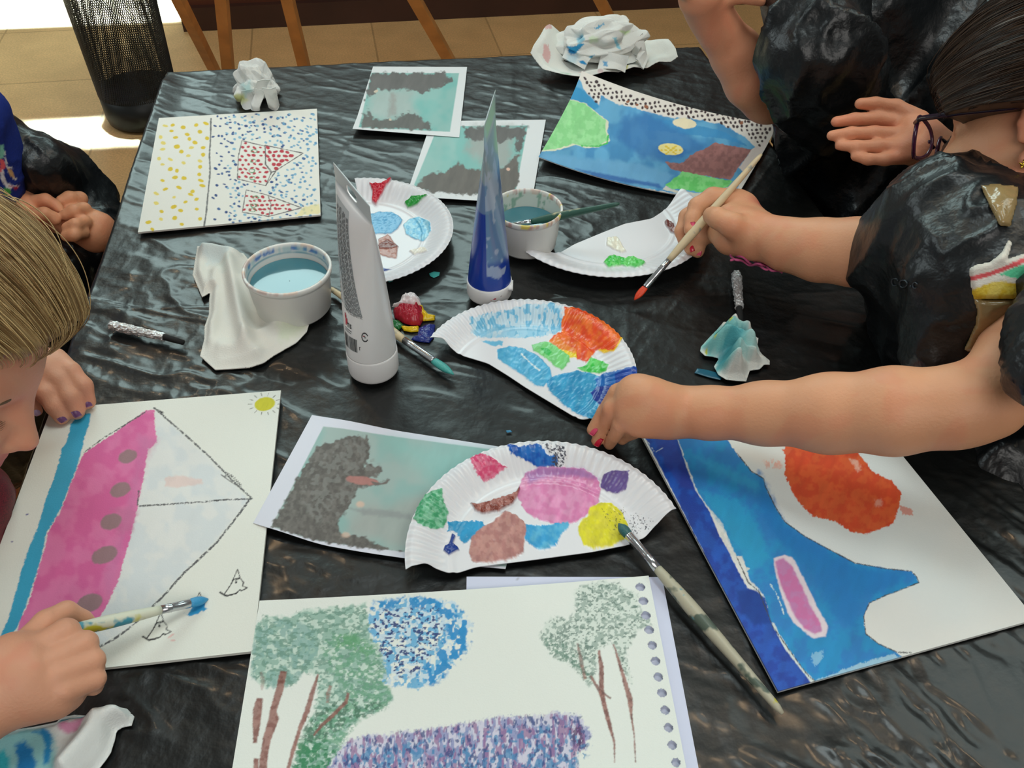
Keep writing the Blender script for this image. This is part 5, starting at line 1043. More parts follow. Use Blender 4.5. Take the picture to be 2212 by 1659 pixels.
# ================================================================== people
def J(px, py, h, r): p = at(px, py, h); return (p, r*depth(p)/FPX)
def D_(p, r): return (np.array(p, float), r)
def chain(js, k=.008): return [('cap', js[i][0], js[i][1], js[i+1][0], js[i+1][1], k) for i in range(len(js)-1)]
def ell(c, r, M=None, k=.01): return ('ell', np.array(c, float), np.array(r, float), np.eye(3) if M is None else M, k)
def axis_(lo, hi, fine, coarse):
    xs = [lo]; x = lo
    while x < hi:
        st = coarse
        for a, b, s in fine:
            dd = max(a-x, x-b, 0); st = min(st, s+dd*.18)
        x += st; xs.append(x)
    return np.array(xs)
def sdf_mesh(prims, coarse=.006, fine=()):
    """prims -> one continuous surface; fine = list of (centre, half size, step)"""
    lo = np.full(3, 1e9); hi = -lo; bb = []
    for p in prims:
        if p[0] in ('cap', 'cut'): a = np.minimum(p[1]-p[2], p[3]-p[4]); b = np.maximum(p[1]+p[2], p[3]+p[4])
        else: R = max(p[2]); a = p[1]-R; b = p[1]+R
        bb.append((a, b))
        if p[0][:3] != 'cut' and p[0] != 'ecut': lo = np.minimum(lo, a); hi = np.maximum(hi, b)
    lo -= 2.5*coarse; hi += 2.5*coarse
    ax = [axis_(lo[i], hi[i], [(c[i]-s, c[i]+s, st) for c, s, st in fine], coarse) for i in range(3)]
    n = [len(a) for a in ax]; D = np.full(n, .5, np.float32)
    for p, (a, b) in zip(prims, bb):
        k = p[-1]; pad = k+coarse*2.2
        i0 = [max(0, int(np.searchsorted(ax[i], a[i]-pad))-1) for i in range(3)]; i1 = [min(n[i], int(np.searchsorted(ax[i], b[i]+pad))+1) for i in range(3)]
        if any(i1[i] <= i0[i] for i in range(3)): continue
        sl = tuple(slice(i0[i], i1[i]) for i in range(3))
        X = ax[0][sl[0]][:, None, None].astype(np.float32); Y = ax[1][sl[1]][None, :, None].astype(np.float32); Z = ax[2][sl[2]][None, None].astype(np.float32)
        if p[0] in ('cap', 'cut'):
            A, ra, B, rb = p[1:5]; e = B-A; L = float(e@e)+1e-12
            t = np.clip(((X-A[0])*e[0]+(Y-A[1])*e[1]+(Z-A[2])*e[2])/L, 0, 1)
            d = np.sqrt((X-A[0]-t*e[0])**2+(Y-A[1]-t*e[1])**2+(Z-A[2]-t*e[2])**2)-(ra+(rb-ra)*t)
        else:
            c, r, M = p[1:4]; x, y, z = X-c[0], Y-c[1], Z-c[2]
            q = [x*M[0, i]+y*M[1, i]+z*M[2, i] for i in range(3)]
            k0 = np.sqrt(sum((q[i]/r[i])**2 for i in range(3))); k1 = np.sqrt(sum((q[i]/r[i]**2)**2 for i in range(3)))+1e-6
            d = k0*(k0-1)/k1
        o = D[sl]
        if p[0] in ('cut', 'ecut'): h = np.clip(.5-.5*(o+d)/k, 0, 1); D[sl] = o+(-d-o)*h+k*h*(1-h)
        else: h = np.clip(.5+.5*(o-d)/k, 0, 1); D[sl] = (o+(d-o)*h-k*h*(1-h)).astype(np.float32)
    S_ = D < 0; nc = [m-1 for m in n]
    cnt = np.zeros(nc, np.int8)
    for dx in (0, 1):
        for dy in (0, 1):
            for dz in (0, 1): cnt += S_[dx:nc[0]+dx, dy:nc[1]+dy, dz:nc[2]+dz]
    ci, cj, ck = np.nonzero((cnt > 0) & (cnt < 8)); m = len(ci); idx = np.full(nc, -1, np.int32); idx[ci, cj, ck] = np.arange(m)
    P = np.zeros((m, 3)); cn = np.zeros(m); cr = [(a, b, c) for a in (0, 1) for b in (0, 1) for c in (0, 1)]
    for a in cr:
        for q in range(3):
            if a[q]: continue
            b = list(a); b[q] = 1
            va = D[ci+a[0], cj+a[1], ck+a[2]]; vb = D[ci+b[0], cj+b[1], ck+b[2]]; s = (va < 0) != (vb < 0)
            t = np.where(s, va/(va-vb+1e-20), 0); pa = np.stack([ax[0][ci+a[0]], ax[1][cj+a[1]], ax[2][ck+a[2]]], 1); pb = np.stack([ax[0][ci+b[0]], ax[1][cj+b[1]], ax[2][ck+b[2]]], 1)
            P += np.where(s[:, None], pa+(pb-pa)*t[:, None], 0); cn += s
    P /= cn[:, None]; Fs = []
    for q in range(3):
        o1, o2 = [(1, 2), (2, 0), (0, 1)][q]
        sa = [slice(1, -1)]*3; sa[q] = slice(0, -1); sb = [slice(1, -1)]*3; sb[q] = slice(1, None)
        A = S_[tuple(sa)]; B = S_[tuple(sb)]; e = np.stack(np.nonzero(A != B), 1); 
        if not len(e): continue
        ins = A[tuple(e.T)]; off = np.array([1, 1, 1]); off[q] = 0; e = e+off
        def ix(d1, d2): f_ = e.copy(); f_[:, o1] -= d1; f_[:, o2] -= d2; return idx[f_[:, 0], f_[:, 1], f_[:, 2]]
        Q = np.stack([ix(1, 1), ix(0, 1), ix(0, 0), ix(1, 0)], 1); Q[~ins] = Q[~ins][:, ::-1]; Fs.append(Q)
    F = np.concatenate(Fs); F = F[(F >= 0).all(1)]
    return P, F
def vnormals(P, F):
    n = np.cross(P[F[:, 2]]-P[F[:, 0]], P[F[:, 3]]-P[F[:, 1]]); N = np.zeros_like(P)
    for i in range(4): np.add.at(N, F[:, i], n)
    return N/(np.linalg.norm(N, axis=1)[:, None]+1e-12)
def relax(P, F, it=2, lam=.5):
    for _ in range(it):
        A = np.zeros_like(P); c = np.zeros(len(P))
        for i in range(4):
            for j in (F[:, (i+1) % 4], F[:, i-1]): np.add.at(A, F[:, i], P[j]); np.add.at(c, F[:, i], 1)
        P = P+(A/np.maximum(c, 1)[:, None]-P)*lam
    return P
def ridge3(P, sc, seed): n = vn3(P*sc, seed); return (1-np.abs(2*n-1))**3
m_skin = mat('skin', (214, 152, 118), rough=.5, spec=.35, attr=True, sss=.12, bump=(420, .0003))
m_skin.node_tree.nodes['Principled BSDF'].inputs['Subsurface Scale'].default_value = .004
def body(name, prims, e, fine, tone, coarse=.006, mottles=True, skin_paint=None):
    P, F = sdf_mesh(prims, coarse, fine); P = relax(P, F, 2)
    c = np.tile(lin(tone), (len(P), 1)); n = fbm(P[:, 0]*30+P[:, 2]*17, P[:, 1]*30, 3, 3)[:, None]
    c = c*(1+.16*(n-.5)); c[:, 1:] *= (1-.10*sm(.5, .7, fbm(P[:, 0]*50, P[:, 1]*50+P[:, 2]*20, 8))[:, None])
    if skin_paint is not None: c = skin_paint(P, c)
    return mesh(name, P, F, m_skin, e, True, c, np.zeros(len(P)))
def bag(name, prims, e, m=None, coarse=.005, fine=(), amp=.006, sc=28, seed=3, paint=None, label=None, stretch=(1, 1, .45)):
    P, F = sdf_mesh(prims, coarse, fine); N = vnormals(P, F)
    Q = P*np.array(stretch)+.02*np.stack([vn3(P*18, 5), vn3(P*18, 6), vn3(P*18, 7)], 1)
    P = P+N*(amp*(ridge3(Q, sc, seed)-.35)+amp*.5*(ridge3(Q, sc*2.3, seed+5)-.3))[:, None]
    if paint is not None:
        px, py = project(P); pt = Paint(px, py, paint[0], var=.1); paint[1](pt); return mesh(name, P, F, m, e, True, pt.c, pt.wet, label)
    return mesh(name, P, F, m or m_apron, e, label=label)
m_apron = mat('bin_bag_apron', (12, 16, 19), rough=.38, spec=.5, bump=(36, .004)); bag_bump(m_apron, 22, .0024)
m_tape = mat('packing_tape', (150, 126, 84), rough=.2, spec=.6, bump=(60, .002), noise=(40, .2))
m_cloth = mat('clothing', rough=.85, attr=True, spec=.2, bump=(500, .0005))
def nail(P0, nrm, dirn, L, w, m, e, name='fingernail'):
    """small curved plate seated on the fingertip"""
    nrm = nrm/np.linalg.norm(nrm); dirn = dirn-nrm*(dirn@nrm); dirn /= np.linalg.norm(dirn); s = np.cross(nrm, dirn); V = []; nu, nv = 9, 9
    for i in range(nu):
        for j in range(nv):
            u = -1+2*i/(nu-1); v = -1+2*j/(nv-1); k = math.sqrt(max(0, 1-.35*v*v*abs(v))); x = u*w/2*(1-.25*max(v, 0)**2); y = v*L/2
            V.append(P0+s*x+dirn*y+nrm*(.0009-.0020*u*u-.0007*v*v))
    F = np.array([(i*nv+j, (i+1)*nv+j, (i+1)*nv+j+1, i*nv+j+1) for i in range(nu-1) for j in range(nv-1)]); V = np.array(V); n = len(V)
    ii = np.arange(n).reshape(nu, nv); bd = np.concatenate([ii[0, :-1], ii[:-1, -1], ii[-1, :0:-1], ii[:0:-1, 0]]); bn = np.roll(bd, -1)
    V2 = np.concatenate([V, V-nrm*.0012]); F2 = np.concatenate([F, F[:, ::-1]+n, np.stack([bn, bd, bd+n, bn+n], 1)])
    return mesh(name, V2, F2, m, e)
def frame(F_, U_): F_ = F_/np.linalg.norm(F_); U_ = U_-F_*(F_@U_); U_ /= np.linalg.norm(U_); R_ = np.cross(F_, U_); return np.stack([R_, F_, U_], 1)   # local x=right,y=front,z=up
def head(C, M, s=.93, ears=True, neck=None):
    def L(x, y, z): return C+M@(np.array([x, y, z])*s)
    def E(x, y, z, a, b, c, k, Mx=None, t='ell'): return (t, L(x, y, z), np.array([a, b, c])*s, M if Mx is None else Mx, k)
    p = [E(0, -.012, .028, .073, .088, .076, .01), E(0, .025, -.03, .056, .058, .070, .03), E(0, .052, -.082, .026, .026, .024, .022)]
    for sx in (-1, 1):
        p += [E(sx*.032, .055, -.034, .026, .026, .028, .015), ('ecut', L(sx*.031, .082, .003), np.array([.017, .013, .010])*s, M, .012), E(sx*.031, .0545, .002, .0135, .0135, .0125, .002), E(sx*.032, .064, .019, .02, .008, .006, .010),
              E(sx*.031, .0665, .0045, .0125, .003, .0045, .002)]
        # jaw
        p += [('cap', L(sx*.056, .0, -.05), .014*s, L(sx*.022, .055, -.088), .014*s, .02)]
        # ear: rim, bowl, lobe
        pts = [L(sx*(.074+.006*math.sin(a)), -.012-.016*math.cos(a), -.006+.028*math.sin(a)) for a in np.linspace(-1.9, 3.5, 12)]
        p += [('cap', pts[i], .0042*s, pts[i+1], .0042*s, .003) for i in range(11)]
        p += [E(sx*.071, -.012, -.008, .005, .014, .024, .004), E(sx*.073, -.004, -.034, .005, .008, .009, .004), E(sx*.079, -.006, -.006, .003, .006, .010, .004, t='ecut')]
    p += [('cap', L(0, .071, .010), .0065*s, L(0, .093, -.022), .0085*s, .009), ('cap', L(-.009, .085, -.027), .0060*s, L(.009, .085, -.027), .0060*s, .006)]
    p += [('cap', L(-.016, .080, -.052), .0048*s, L(.016, .080, -.052), .0048*s, .005), ('cap', L(-.013, .079, -.060), .0055*s, L(.013, .079, -.060), .0055*s, .005), ('ecut', L(0, .088, -.0555), np.array([.017, .006, .0013])*s, M, .002)]
    return p, L
def hair_cap(e, L, M, C, s, base, light, seed, strands=900, length=1.0, top0=48, side0=84, low0=128, thick=.010, loose=60, tab=None, rs=(1, 1, 1), name='hair', pole=(0, 1, -.1), tail=None, grow=1.0):
    """hair drawn back from the hairline over the skull"""
    c0 = np.array([0, -.012, .022]); rad = np.array([.074, .089, .079])*np.array(rs)
    pl = np.array(pole, float); pl /= np.linalg.norm(pl); ux = np.array([1., 0, 0]); uz = np.cross(ux, pl)
    def hl(ph):  # hairline angle from the face pole, ph=0 crown, +-pi chin
        a = np.abs((ph+np.pi) % (2*np.pi)-np.pi)/np.pi*180
        if tab: return np.radians(np.interp(a, tab[0], tab[1]))
        return np.radians(np.interp(a, [0, 40, 75, 95, 120, 180], [top0, top0+6, side0-14, max(side0+4, 84), low0, low0+4]))
    def surf(ph, t, off):
        th = hl(ph)*(1-t)+np.radians(176)*t
        d = np.cos(th)[:, None]*pl+np.sin(th)[:, None]*(np.cos(ph)[:, None]*uz*-1*-1+np.sin(ph)[:, None]*ux)
        k = 1/np.sqrt(((d/rad)**2).sum(1))
        return c0+d*(k+off)[:, None]
    nph, nt = 720, 150; ph = np.linspace(-np.pi, np.pi, nph, endpoint=False); t = np.linspace(0, 1, nt); PH, TT = np.meshgrid(ph, t, indexing='ij'); PHf, TTf = PH.ravel(), TT.ravel()
    g = fbm(PHf*42+2.5*fbm(PHf*4, TTf*3, seed), TTf*2.2, seed, 3); g2 = fbm(PHf*130, TTf*4, seed+3, 2); wv = fbm(PHf*5, TTf*4, seed+9, 2)
    off = -.004+sm(0, .12, TTf)*(thick+.004)*grow+.0045*(g-.5)*sm(0, .1, TTf)+.0016*(g2-.5)+.006*(wv-.5)*sm(0, .3, TTf)
    V = surf(PHf, TTf, off); W_ = C+(V*s)@M.T
    i = np.arange(nph*nt).reshape(nph, nt); i2 = np.roll(i, -1, 0); F = np.stack([i[:, :-1].ravel(), i[:, 1:].ravel(), i2[:, 1:].ravel(), i2[:, :-1].ravel()], 1)
    cb = lin(base); cl = lin(light); mix = np.clip((g*.6+g2*.6-.35)*1.6, 0, 1)[:, None]; col = cb*(1-mix)+cl*mix
    o = mesh(name, W_, F, mat('hair_'+name+str(seed), rough=.42, attr=True, spec=.4), e, True, col, np.zeros(len(V)))
    md = o.modifiers.new('thick', 'SOLIDIFY'); md.thickness = .004; md.offset = -1
    r = np.random.RandomState(seed); Vs, Fs, Cs = [], [], []; nn = 0; k = 26
    for q in range(strands):
        p0 = r.uniform(-np.pi, np.pi); t0 = r.uniform(-.01, .3) if r.rand() < .6 else r.uniform(0, .7); t1 = min(1., t0+r.uniform(.25, .8)); ts = np.linspace(t0, t1, k)
        pp = p0+r.uniform(-.12, .12)*(ts-t0)+.02*np.sin(ts*9+r.uniform(0, 6)); lo = .0; of = thick*grow+.001+r.uniform(-.001, .0025)+(.012*r.rand()*np.sin(np.linspace(0, np.pi, k)) if q < loose else 0)
        of = np.where(ts < .12, of*sm(-.05, .12, ts), of); P = surf(pp, np.clip(ts, -.03, 1), of*np.ones(k)); P = C+(P*s)@M.T
        if q < loose*.6: P = P+np.outer(np.linspace(0, 1, k)**2, r.normal(0, .008, 3))
        rr = (.00028+.00022*r.rand())*np.sin(np.linspace(.15, np.pi-.1, k))**.5
        tn = np.gradient(P, axis=0); tn /= np.linalg.norm(tn, axis=1)[:, None]; a = np.cross(tn, M[:, 1]+.1); a /= np.linalg.norm(a, axis=1)[:, None]+1e-9; b = np.cross(tn, a)
        for j in range(3): an = 2*np.pi*j/3; Vs.append(P+(a*math.cos(an)+b*math.sin(an))*rr[:, None])
        for j in range(3):
            j2 = (j+1) % 3; x = np.arange(k-1); Fs.append(np.stack([nn+j*k+x, nn+j*k+x+1, nn+j2*k+x+1, nn+j2*k+x], 1))
        mixv = r.rand()**1.3; Cs.append(np.tile(cb*(1-mixv)+cl*1.15*mixv, (3*k, 1))); nn += 3*k
    mesh('hair_strands', np.concatenate(Vs), np.concatenate(Fs), MATS['hair_'+name+str(seed)], o, True, np.concatenate(Cs), np.zeros(nn))
    return o
m_red_nail = mat('red_nail_polish', (206, 36, 62), rough=.25); m_pink_nail = mat('pink_nail_polish', (222, 76, 110), rough=.3); m_lilac = mat('lilac_nail_polish', (112, 72, 116), rough=.3); m_nail = mat('bare_nail', (206, 150, 130), rough=.35)
CAMDIR = lambda p: (CP-p)/np.linalg.norm(CP-p)
# ------------------------------------------------------------------ A: girl with glasses on the right
eA = empty('person', (.66, .66, 0), 'dark-haired child in purple glasses and black bin-bag apron, leaning in with two bare arms', 'person')
MA = frame(-.72*CX+.14*CY+.68*CF, CY+.12*CX+.02*CF); CA = at(1988, 256, .225)-MA@np.array([-.067, .092, .010])*.95; hA, LA = head(CA, MA, .95)
neckA = np.array([.515, .735, .90])
shF, shN = at(2070, 500, .17), np.array([.475, .60, .915]); chest = np.array([.545, .68, .83]); pel = np.array([.66, .66, .56])
wN = J(1470, 888, .046, 50); pa = []
pa += chain([J(1462, 890, .046, 49), J(1530, 892, .055, 53), J(1650, 893, .068, 64), J(1790, 893, .088, 82), J(1930, 888, .108, 91), J(2060, 880, .122, 84), J(2145, 872, .130, 66)], .012)
pa += chain([J(2120, 868, .128, 66), (np.array([.415, .52, .885]), .038), (shN, .042)], .02)
# near hand: back of the hand, fingers pinching the plate rim
pa += chain([J(1470, 888, .046, 48), J(1420, 880, .054, 52), J(1385, 862, .060, 47), J(1372, 852, .060, 40)], .012)+chain([J(1440, 905, .044, 38), J(1380, 900, .048, 36), J(1360, 893, .05, 30)], .012)
FN = [[J(1378, 836, .062, 26), J(1335, 849, .055, 21), J(1305, 890, .036, 16), J(1279, 929, .018, 12.5)],
      [J(1368, 862, .062, 25), J(1321, 884, .047, 20), J(1303, 923, .022, 15), J(1289, 953, .009, 12.5)],
      [J(1372, 887, .057, 24), J(1342, 915, .042, 19), J(1328, 942, .022, 14.5), J(1316, 960, .009, 12.5)],
      [J(1392, 908, .048, 22), J(1362, 922, .034, 18), J(1354, 938, .018, 14), J(1344, 950, .009, 12)]]
for f_ in FN: pa += chain(f_, .0015)
pa += chain([J(1430, 900, .038, 30), J(1370, 925, .022, 19), J(1320, 935, .008, 15), J(1292, 926, .005, 12.5)], .006)
# far hand with the brush
pa += chain([J(1652, 512, .075, 44), J(1700, 528, .080, 53), J(1770, 540, .088, 64), J(1850, 545, .100, 70), J(1905, 545, .110, 66), J(1960, 530, .125, 60)], .012)+chain([J(1960, 530, .125, 60), (shF, .042)], .02)
pa += chain([J(1652, 512, .075, 43), J(1610, 498, .074, 42), J(1582, 478, .070, 40)], .012)+chain([J(1640, 490, .072, 34), J(1600, 450, .070, 32), J(1580, 440, .068, 26)], .012)+chain([J(1625, 530, .066, 30), J(1575, 520, .058, 26), J(1550, 505, .055, 22)], .01)
pa += chain([J(1612, 505, .078, 36), J(1582, 487, .088, 26), J(1552, 472, .088, 21.5), J(1538, 466, .084, 20)], .006)          # thumb
FF = [[J(1590, 436, .074, 28), J(1540, 428, .076, 23), J(1506, 446, .070, 19), J(1496, 474, .062, 17), J(1491, 496, .056, 14.5)],
      [J(1586, 456, .064, 27), J(1520, 446, .060, 22), J(1484, 468, .050, 17), J(1473, 500, .040, 15), J(1478, 520, .034, 14)],
      [J(1578, 480, .058, 26), J(1525, 478, .050, 21), J(1492, 497, .038, 16), J(1486, 522, .030, 14.5), J(1492, 538, .025, 13.5)],
      [J(1570, 504, .054, 24), J(1535, 505, .044, 19), J(1512, 518, .034, 15.5), J(1508, 536, .026, 14), J(1507, 544, .022, 13.5)]]
for f_ in FF: pa += chain(f_, .0035)
pa += [('cap', shF, .034, neckA, .034, .015), ('cap', shN, .042, neckA, .038, .015), ('cap', neckA, .043, LA(0, -.03, -.06), .042, .02), ('cap', neckA+[0, 0, -.02], .045, chest, .078, .02), ('cap', chest, .085, pel, .10, .03)]
for sy in (-.075, .075):
    hip = pel+[0, sy, -.02]; pa += chain([(hip, .072), (np.array([.655, .66+sy, .30]), .048), (np.array([.66, .66+sy, .07]), .032)], .03)+[ell((.625, .66+sy, .028), (.085, .034, .028), None, .02)]
pa += hA
def paintA(P, c):
    q = (P-CA)@MA/.95; lips = np.exp(-((q[:, 2]+.056)/.008)**2-((q[:, 0])/.018)**2)*(q[:, 1] > .07); c = c*(1-lips[:, None])+lin((186, 92, 84))*lips[:, None]
    ear = sm(.062, .072, np.abs(q[:, 0]))*sm(.04, .03, np.abs(q[:, 1]+.01))*sm(.045, .035, np.abs(q[:, 2]+.01)); c = c*(1-.35*ear[:, None])+lin((214, 108, 84))*.35*ear[:, None]
    return c
body('body', pa, eA, [(at(1350, 890, .04), .085, .0016), (at(1550, 480, .06), .085, .0016), (CA, .10, .0028), (at(1800, 880, .09), .12, .003)], (214, 155, 118), .007, skin_paint=paintA)
hair_cap(eA, LA, MA, CA, .95, (30, 20, 15), (78, 56, 40), 11, strands=1500, thick=.030, loose=90, rs=(1.10, 1.08, 1.3), pole=(0, 1, -.16), tab=([0, 60, 92, 100, 110, 122, 180], [20, 22, 32, 84, 98, 122, 128]))
def seat(p, r_, d=.93): return p+CAMDIR(p)*r_*d
tipn = FF[0][-1]; nail(seat(FF[0][-1][0]*.65+FF[0][-2][0]*.35, FF[0][-1][1]), CAMDIR(tipn[0])-.55*CX, FF[0][-1][0]-FF[0][-2][0], .0085, .0078, m_pink_nail, eA)
th_ = J(1545, 466, .084, 20); nail(seat(th_[0], th_[1], .95), CAMDIR(th_[0])+.1*CY, at(1538, 466, .084)-at(1560, 476, .088), .0095, .0115, m_red_nail, eA)
nail(seat(FF[3][-1][0], FF[3][-1][1], .93), CAMDIR(FF[3][-1][0])-.5*CX, at(1507, 548, .02)-at(1508, 536, .026), .008, .0085, m_pink_nail, eA); nail(seat(FF[2][-1][0], FF[2][-1][1], .93), CAMDIR(FF[2][-1][0])-.6*CX, FF[2][-1][0]-FF[2][-2][0], .007, .007, m_red_nail, eA)
for i_, m_ in ((0, m_pink_nail), (1, m_red_nail)): nail(seat(FN[i_][-1][0], FN[i_][-1][1], .9), CAMDIR(FN[i_][-1][0])-.9*CX, FN[i_][-1][0]-FN[i_][-2][0], .009, .008, m_, eA)
# glasses: rims, bridge, temple
m_gl = mat('purple_glasses', (64, 22, 52), rough=.2, spec=.6)
gl = MB()
for sx in (-1, 1):
    ring = [LA(sx*.033+.024*math.cos(a), .104-.006*abs(math.cos(a)), .003+.019*math.sin(a)) for a in np.linspace(0, 2*math.pi, 33)]; gl.tube(ring, .0019, 8, cap=False)
gl.tube([LA(-.010, .102, .006), LA(0, .105, .009), LA(.010, .102, .006)], .0018, 8)
go = gl.build('glasses', m_gl, eA)
for sx in (-1, 1):
    t_ = MB(); t_.tube([LA(sx*.056, .100, .010), LA(sx*.067, .092, .010), LA(sx*.080, .055, .008), LA(sx*.084, .01, .008), LA(sx*.082, -.012, .012), LA(sx*.078, -.03, -.004)], [.002, .0026, .0026, .0024, .002, .0018], 8); t_.build('temple', mat('dark_temple', (34, 18, 38), rough=.2), go)
m_lens = mat('lens', (255, 255, 255), rough=.02, trans=1, ior=1.1)
for sx in (-1, 1):
    t_ = MB(); ring = [LA(sx*.033+.0235*math.cos(a), .104-.006*abs(math.cos(a)), .003+.0185*math.sin(a)) for a in np.linspace(0, 2*math.pi, 33)[:-1]]; t_.add(ring, [tuple(range(32))]); t_.build('lens', m_lens, go)
mb = MB(); q = LA(-.078, -.004, -.040)
for k_ in range(5):
    a = 2*math.pi*k_/5; mb.tube([q, q+CY*.004*math.cos(a)+CX*.004*math.sin(a)], [.0012, .0004], 6)
mb.tube([q-CF*.001, q+CF*.002], .0018, 8); mb.build('earring', mat('gold', (230, 190, 70), rough=.2, metal=1), eA)
# bin-bag apron
from mathutils.bvhtree import BVHTree
def drape(name, poly, target, m, e, off, paint=None, label=None, step=3.0):
    """a patch lying on the surface of target, outline traced"""
    me = target.data; o_ = np.array(wloc(target)); bv = BVHTree.FromPolygons([tuple(v.co) for v in me.vertices], [tuple(p.vertices) for p in me.polygons])
    Q = np.array(poly, float); lo = Q.min(0)-step; hi = Q.max(0)+step; nx = int((hi[0]-lo[0])/step)+2; ny = int((hi[1]-lo[1])/step)+2
    X, Y = np.meshgrid(lo[0]+np.arange(nx)*step, lo[1]+np.arange(ny)*step, indexing='ij'); X = X.ravel(); Y = Y.ravel(); d = segdist(X, Y, Q); keep = d < step*.6
    V = np.zeros((len(X), 3)); N = np.zeros((len(X), 3)); ok = np.zeros(len(X), bool)
    for i in np.nonzero(keep)[0]:
        dr = ray(X[i], Y[i]); dr /= np.linalg.norm(dr); h = bv.ray_cast(Vector(CP-o_), Vector(dr))
        if h[0] is not None: V[i] = np.array(h[0])+o_; N[i] = h[1]; ok[i] = True
    i = np.arange(nx*ny).reshape(nx, ny); F = np.stack([i[:-1, :-1].ravel(), i[1:, :-1].ravel(), i[1:, 1:].ravel(), i[:-1, 1:].ravel()], 1); F = F[(keep & ok)[F].all(1)]
    L = np.stack([np.linalg.norm(V[F[:, k]]-V[F[:, k-1]], axis=1) for k in range(4)], 1).max(1); F = F[L < .02]
    V = relax(V, F, 3, .5) if len(F) else V
    V = V+np.array([CAMDIR(v) for v in V])*off*(.35+.65*sm(0, 9, -d))[:, None]
    px, py = project(V+1e-9); col = None
    if paint: pt = Paint(X, Y, paint[0], var=.1); paint[1](pt); col = pt.c
    o = mesh(name, V, F, m, e, True, col, None, label); us_ = np.unique(F)
    bm = bmesh.new(); bm.from_mesh(o.data); bmesh.ops.delete(bm, geom=[v for v in bm.verts if not v.link_faces], context='VERTS'); bm.to_mesh(o.data); bm.free()
    md = o.modifiers.new('thick', 'SOLIDIFY'); md.thickness = .002; md.offset = 0; return o
ba = chain([J(1925, 548, .115, 86), J(2000, 515, .145, 104), J(2080, 492, .17, 122), J(2135, 530, .18, 125)], .04)+chain([J(2000, 560, .10, 110), J(2080, 620, .10, 130), J(2060, 690, .06, 120)], .04)
ba += [('cap', neckA+[.0, 0, -.035], .075, chest+[0, 0, .0], .118, .04), ('cap', chest, .122, pel, .135, .05), ('cap', pel, .14, pel+[0, 0, -.25], .165, .04), ell(pel+[-.06, -.09, .03], (.13, .13, .16), None, .05)]
ba += chain([J(2075, 740, .12, 90), (shN+[0, 0, .0], .060)], .03)+chain([J(1990, 660, .035, 105), J(2010, 740, .03, 85)], .04)+chain([J(2120, 600, .17, 105), J(2090, 680, .12, 110)], .05)+[('cap', neckA+[-.03, -.02, -.02], .085, chest+[-.02, -.02, 0], .12, .04)]+chain([J(2165, 1010, -.02, 85), J(2150, 1130, -.10, 110)], .05)
ba += [('cut', J(2120, 868, .128, 60)[0], J(2120, 868, .128, 74)[1], J(2085, 800, .14, 60)[0], .040, .008)]
apA = bag('apron', ba, eA, coarse=.0055, fine=[(at(2020, 560, .12), .11, .0034)], amp=.009, sc=20, seed=5)
bag('apron_shoulder_piece', chain([J(2235, 800, .19, 62), J(2290, 740, .2, 80), (shN, .062), (shN+[.04, .03, 0], .07)], .03), eA, coarse=.004, amp=.006, sc=36, seed=9)
def p_shirt(p):
    ln = [(2080, 600), (2100, 601), (2140, 590), (2180, 575), (2230, 556), (2300, 530)]
    p.line([(a, b-13) for a, b in ln], 17, (206, 200, 190), rough=1); p.line([(a, b+1) for a, b in ln], 10, (206, 88, 92), rough=1); p.line([(a, b+13) for a, b in ln], 13, (222, 218, 208), rough=1.5)
    p.poly([(2160, 592), (2212, 570), (2290, 550), (2300, 610), (2212, 602), (2175, 598)], (92, 196, 150), rough=3); p.poly([(2060, 640), (2110, 622), (2145, 608), (2185, 610), (2240, 620), (2240, 680), (2060, 680)], (210, 176, 50), rough=3, color2=(220, 196, 80), vs=9); p.poly([(2140, 610), (2175, 606), (2150, 650), (2125, 655)], (226, 206, 110), rough=2, alpha=.7)
drape('shirt', [(2095, 582), (2104, 574), (2140, 566), (2165, 545), (2178, 520), (2186, 524), (2176, 560), (2212, 548), (2300, 520), (2300, 640), (2230, 640), (2185, 645), (2140, 646), (2104, 645), (2098, 612)], apA, m_cloth, eA, .006, ((214, 208, 196), p_shirt), 'white shirt with red, green and yellow stripes')
for P_ in ([(2104, 646), (2150, 648), (2185, 647), (2230, 622), (2290, 600), (2290, 700), (2212, 738), (2170, 770), (2142, 812), (2120, 775), (2100, 762), (2082, 756), (2108, 700), (2112, 670)], [(2118, 402), (2150, 398), (2200, 404), (2196, 440), (2182, 490), (2160, 488), (2140, 450)]):
    drape('packing_tape', P_, apA, m_tape, eA, .005, None, 'shiny brown packing tape')
def ringpoly(cx, cy, rx, ry, w_, a0=.1, a1=6.2):
    a = np.linspace(a0, a1, 18); return [(cx+rx*math.cos(t), cy+ry*math.sin(t)) for t in a]+[(cx+(rx-w_)*math.cos(t), cy+(ry-w_)*math.sin(t)) for t in a[::-1]]
m_print = mat('faint_print', (44, 54, 62), rough=.5)
for P_ in (ringpoly(1934, 609, 8, 9, 2.2, .9, 6.0), ringpoly(1952, 613, 9, 9, 2.2), [(1966, 616), (1969, 616), (1969, 620), (1966, 620)], ringpoly(1977, 616, 6, 7, 2, .9, 6.0)):
    drape('faint_print', P_, apA, m_print, eA, .0025, None, None, .9)
# pink cord bracelet under the far wrist
mb = MB(); r = random.Random(2)
for k_ in range(4):
    pts = []; 
    for t in np.linspace(0, 1, 40):
        x = 1578+112*t; y = 553+30*t+7*math.sin(t*5+k_*1.6)+2.5*math.sin(t*21+k_*2); pts.append(at(x, y, .052+.006*math.sin(t*14+k_*1.57)))
    mb.tube(pts, .0012, 6)
mb.build('bracelet', mat('pink_cord', (190, 84, 130), rough=.8), eA, label='pink cord bracelet')
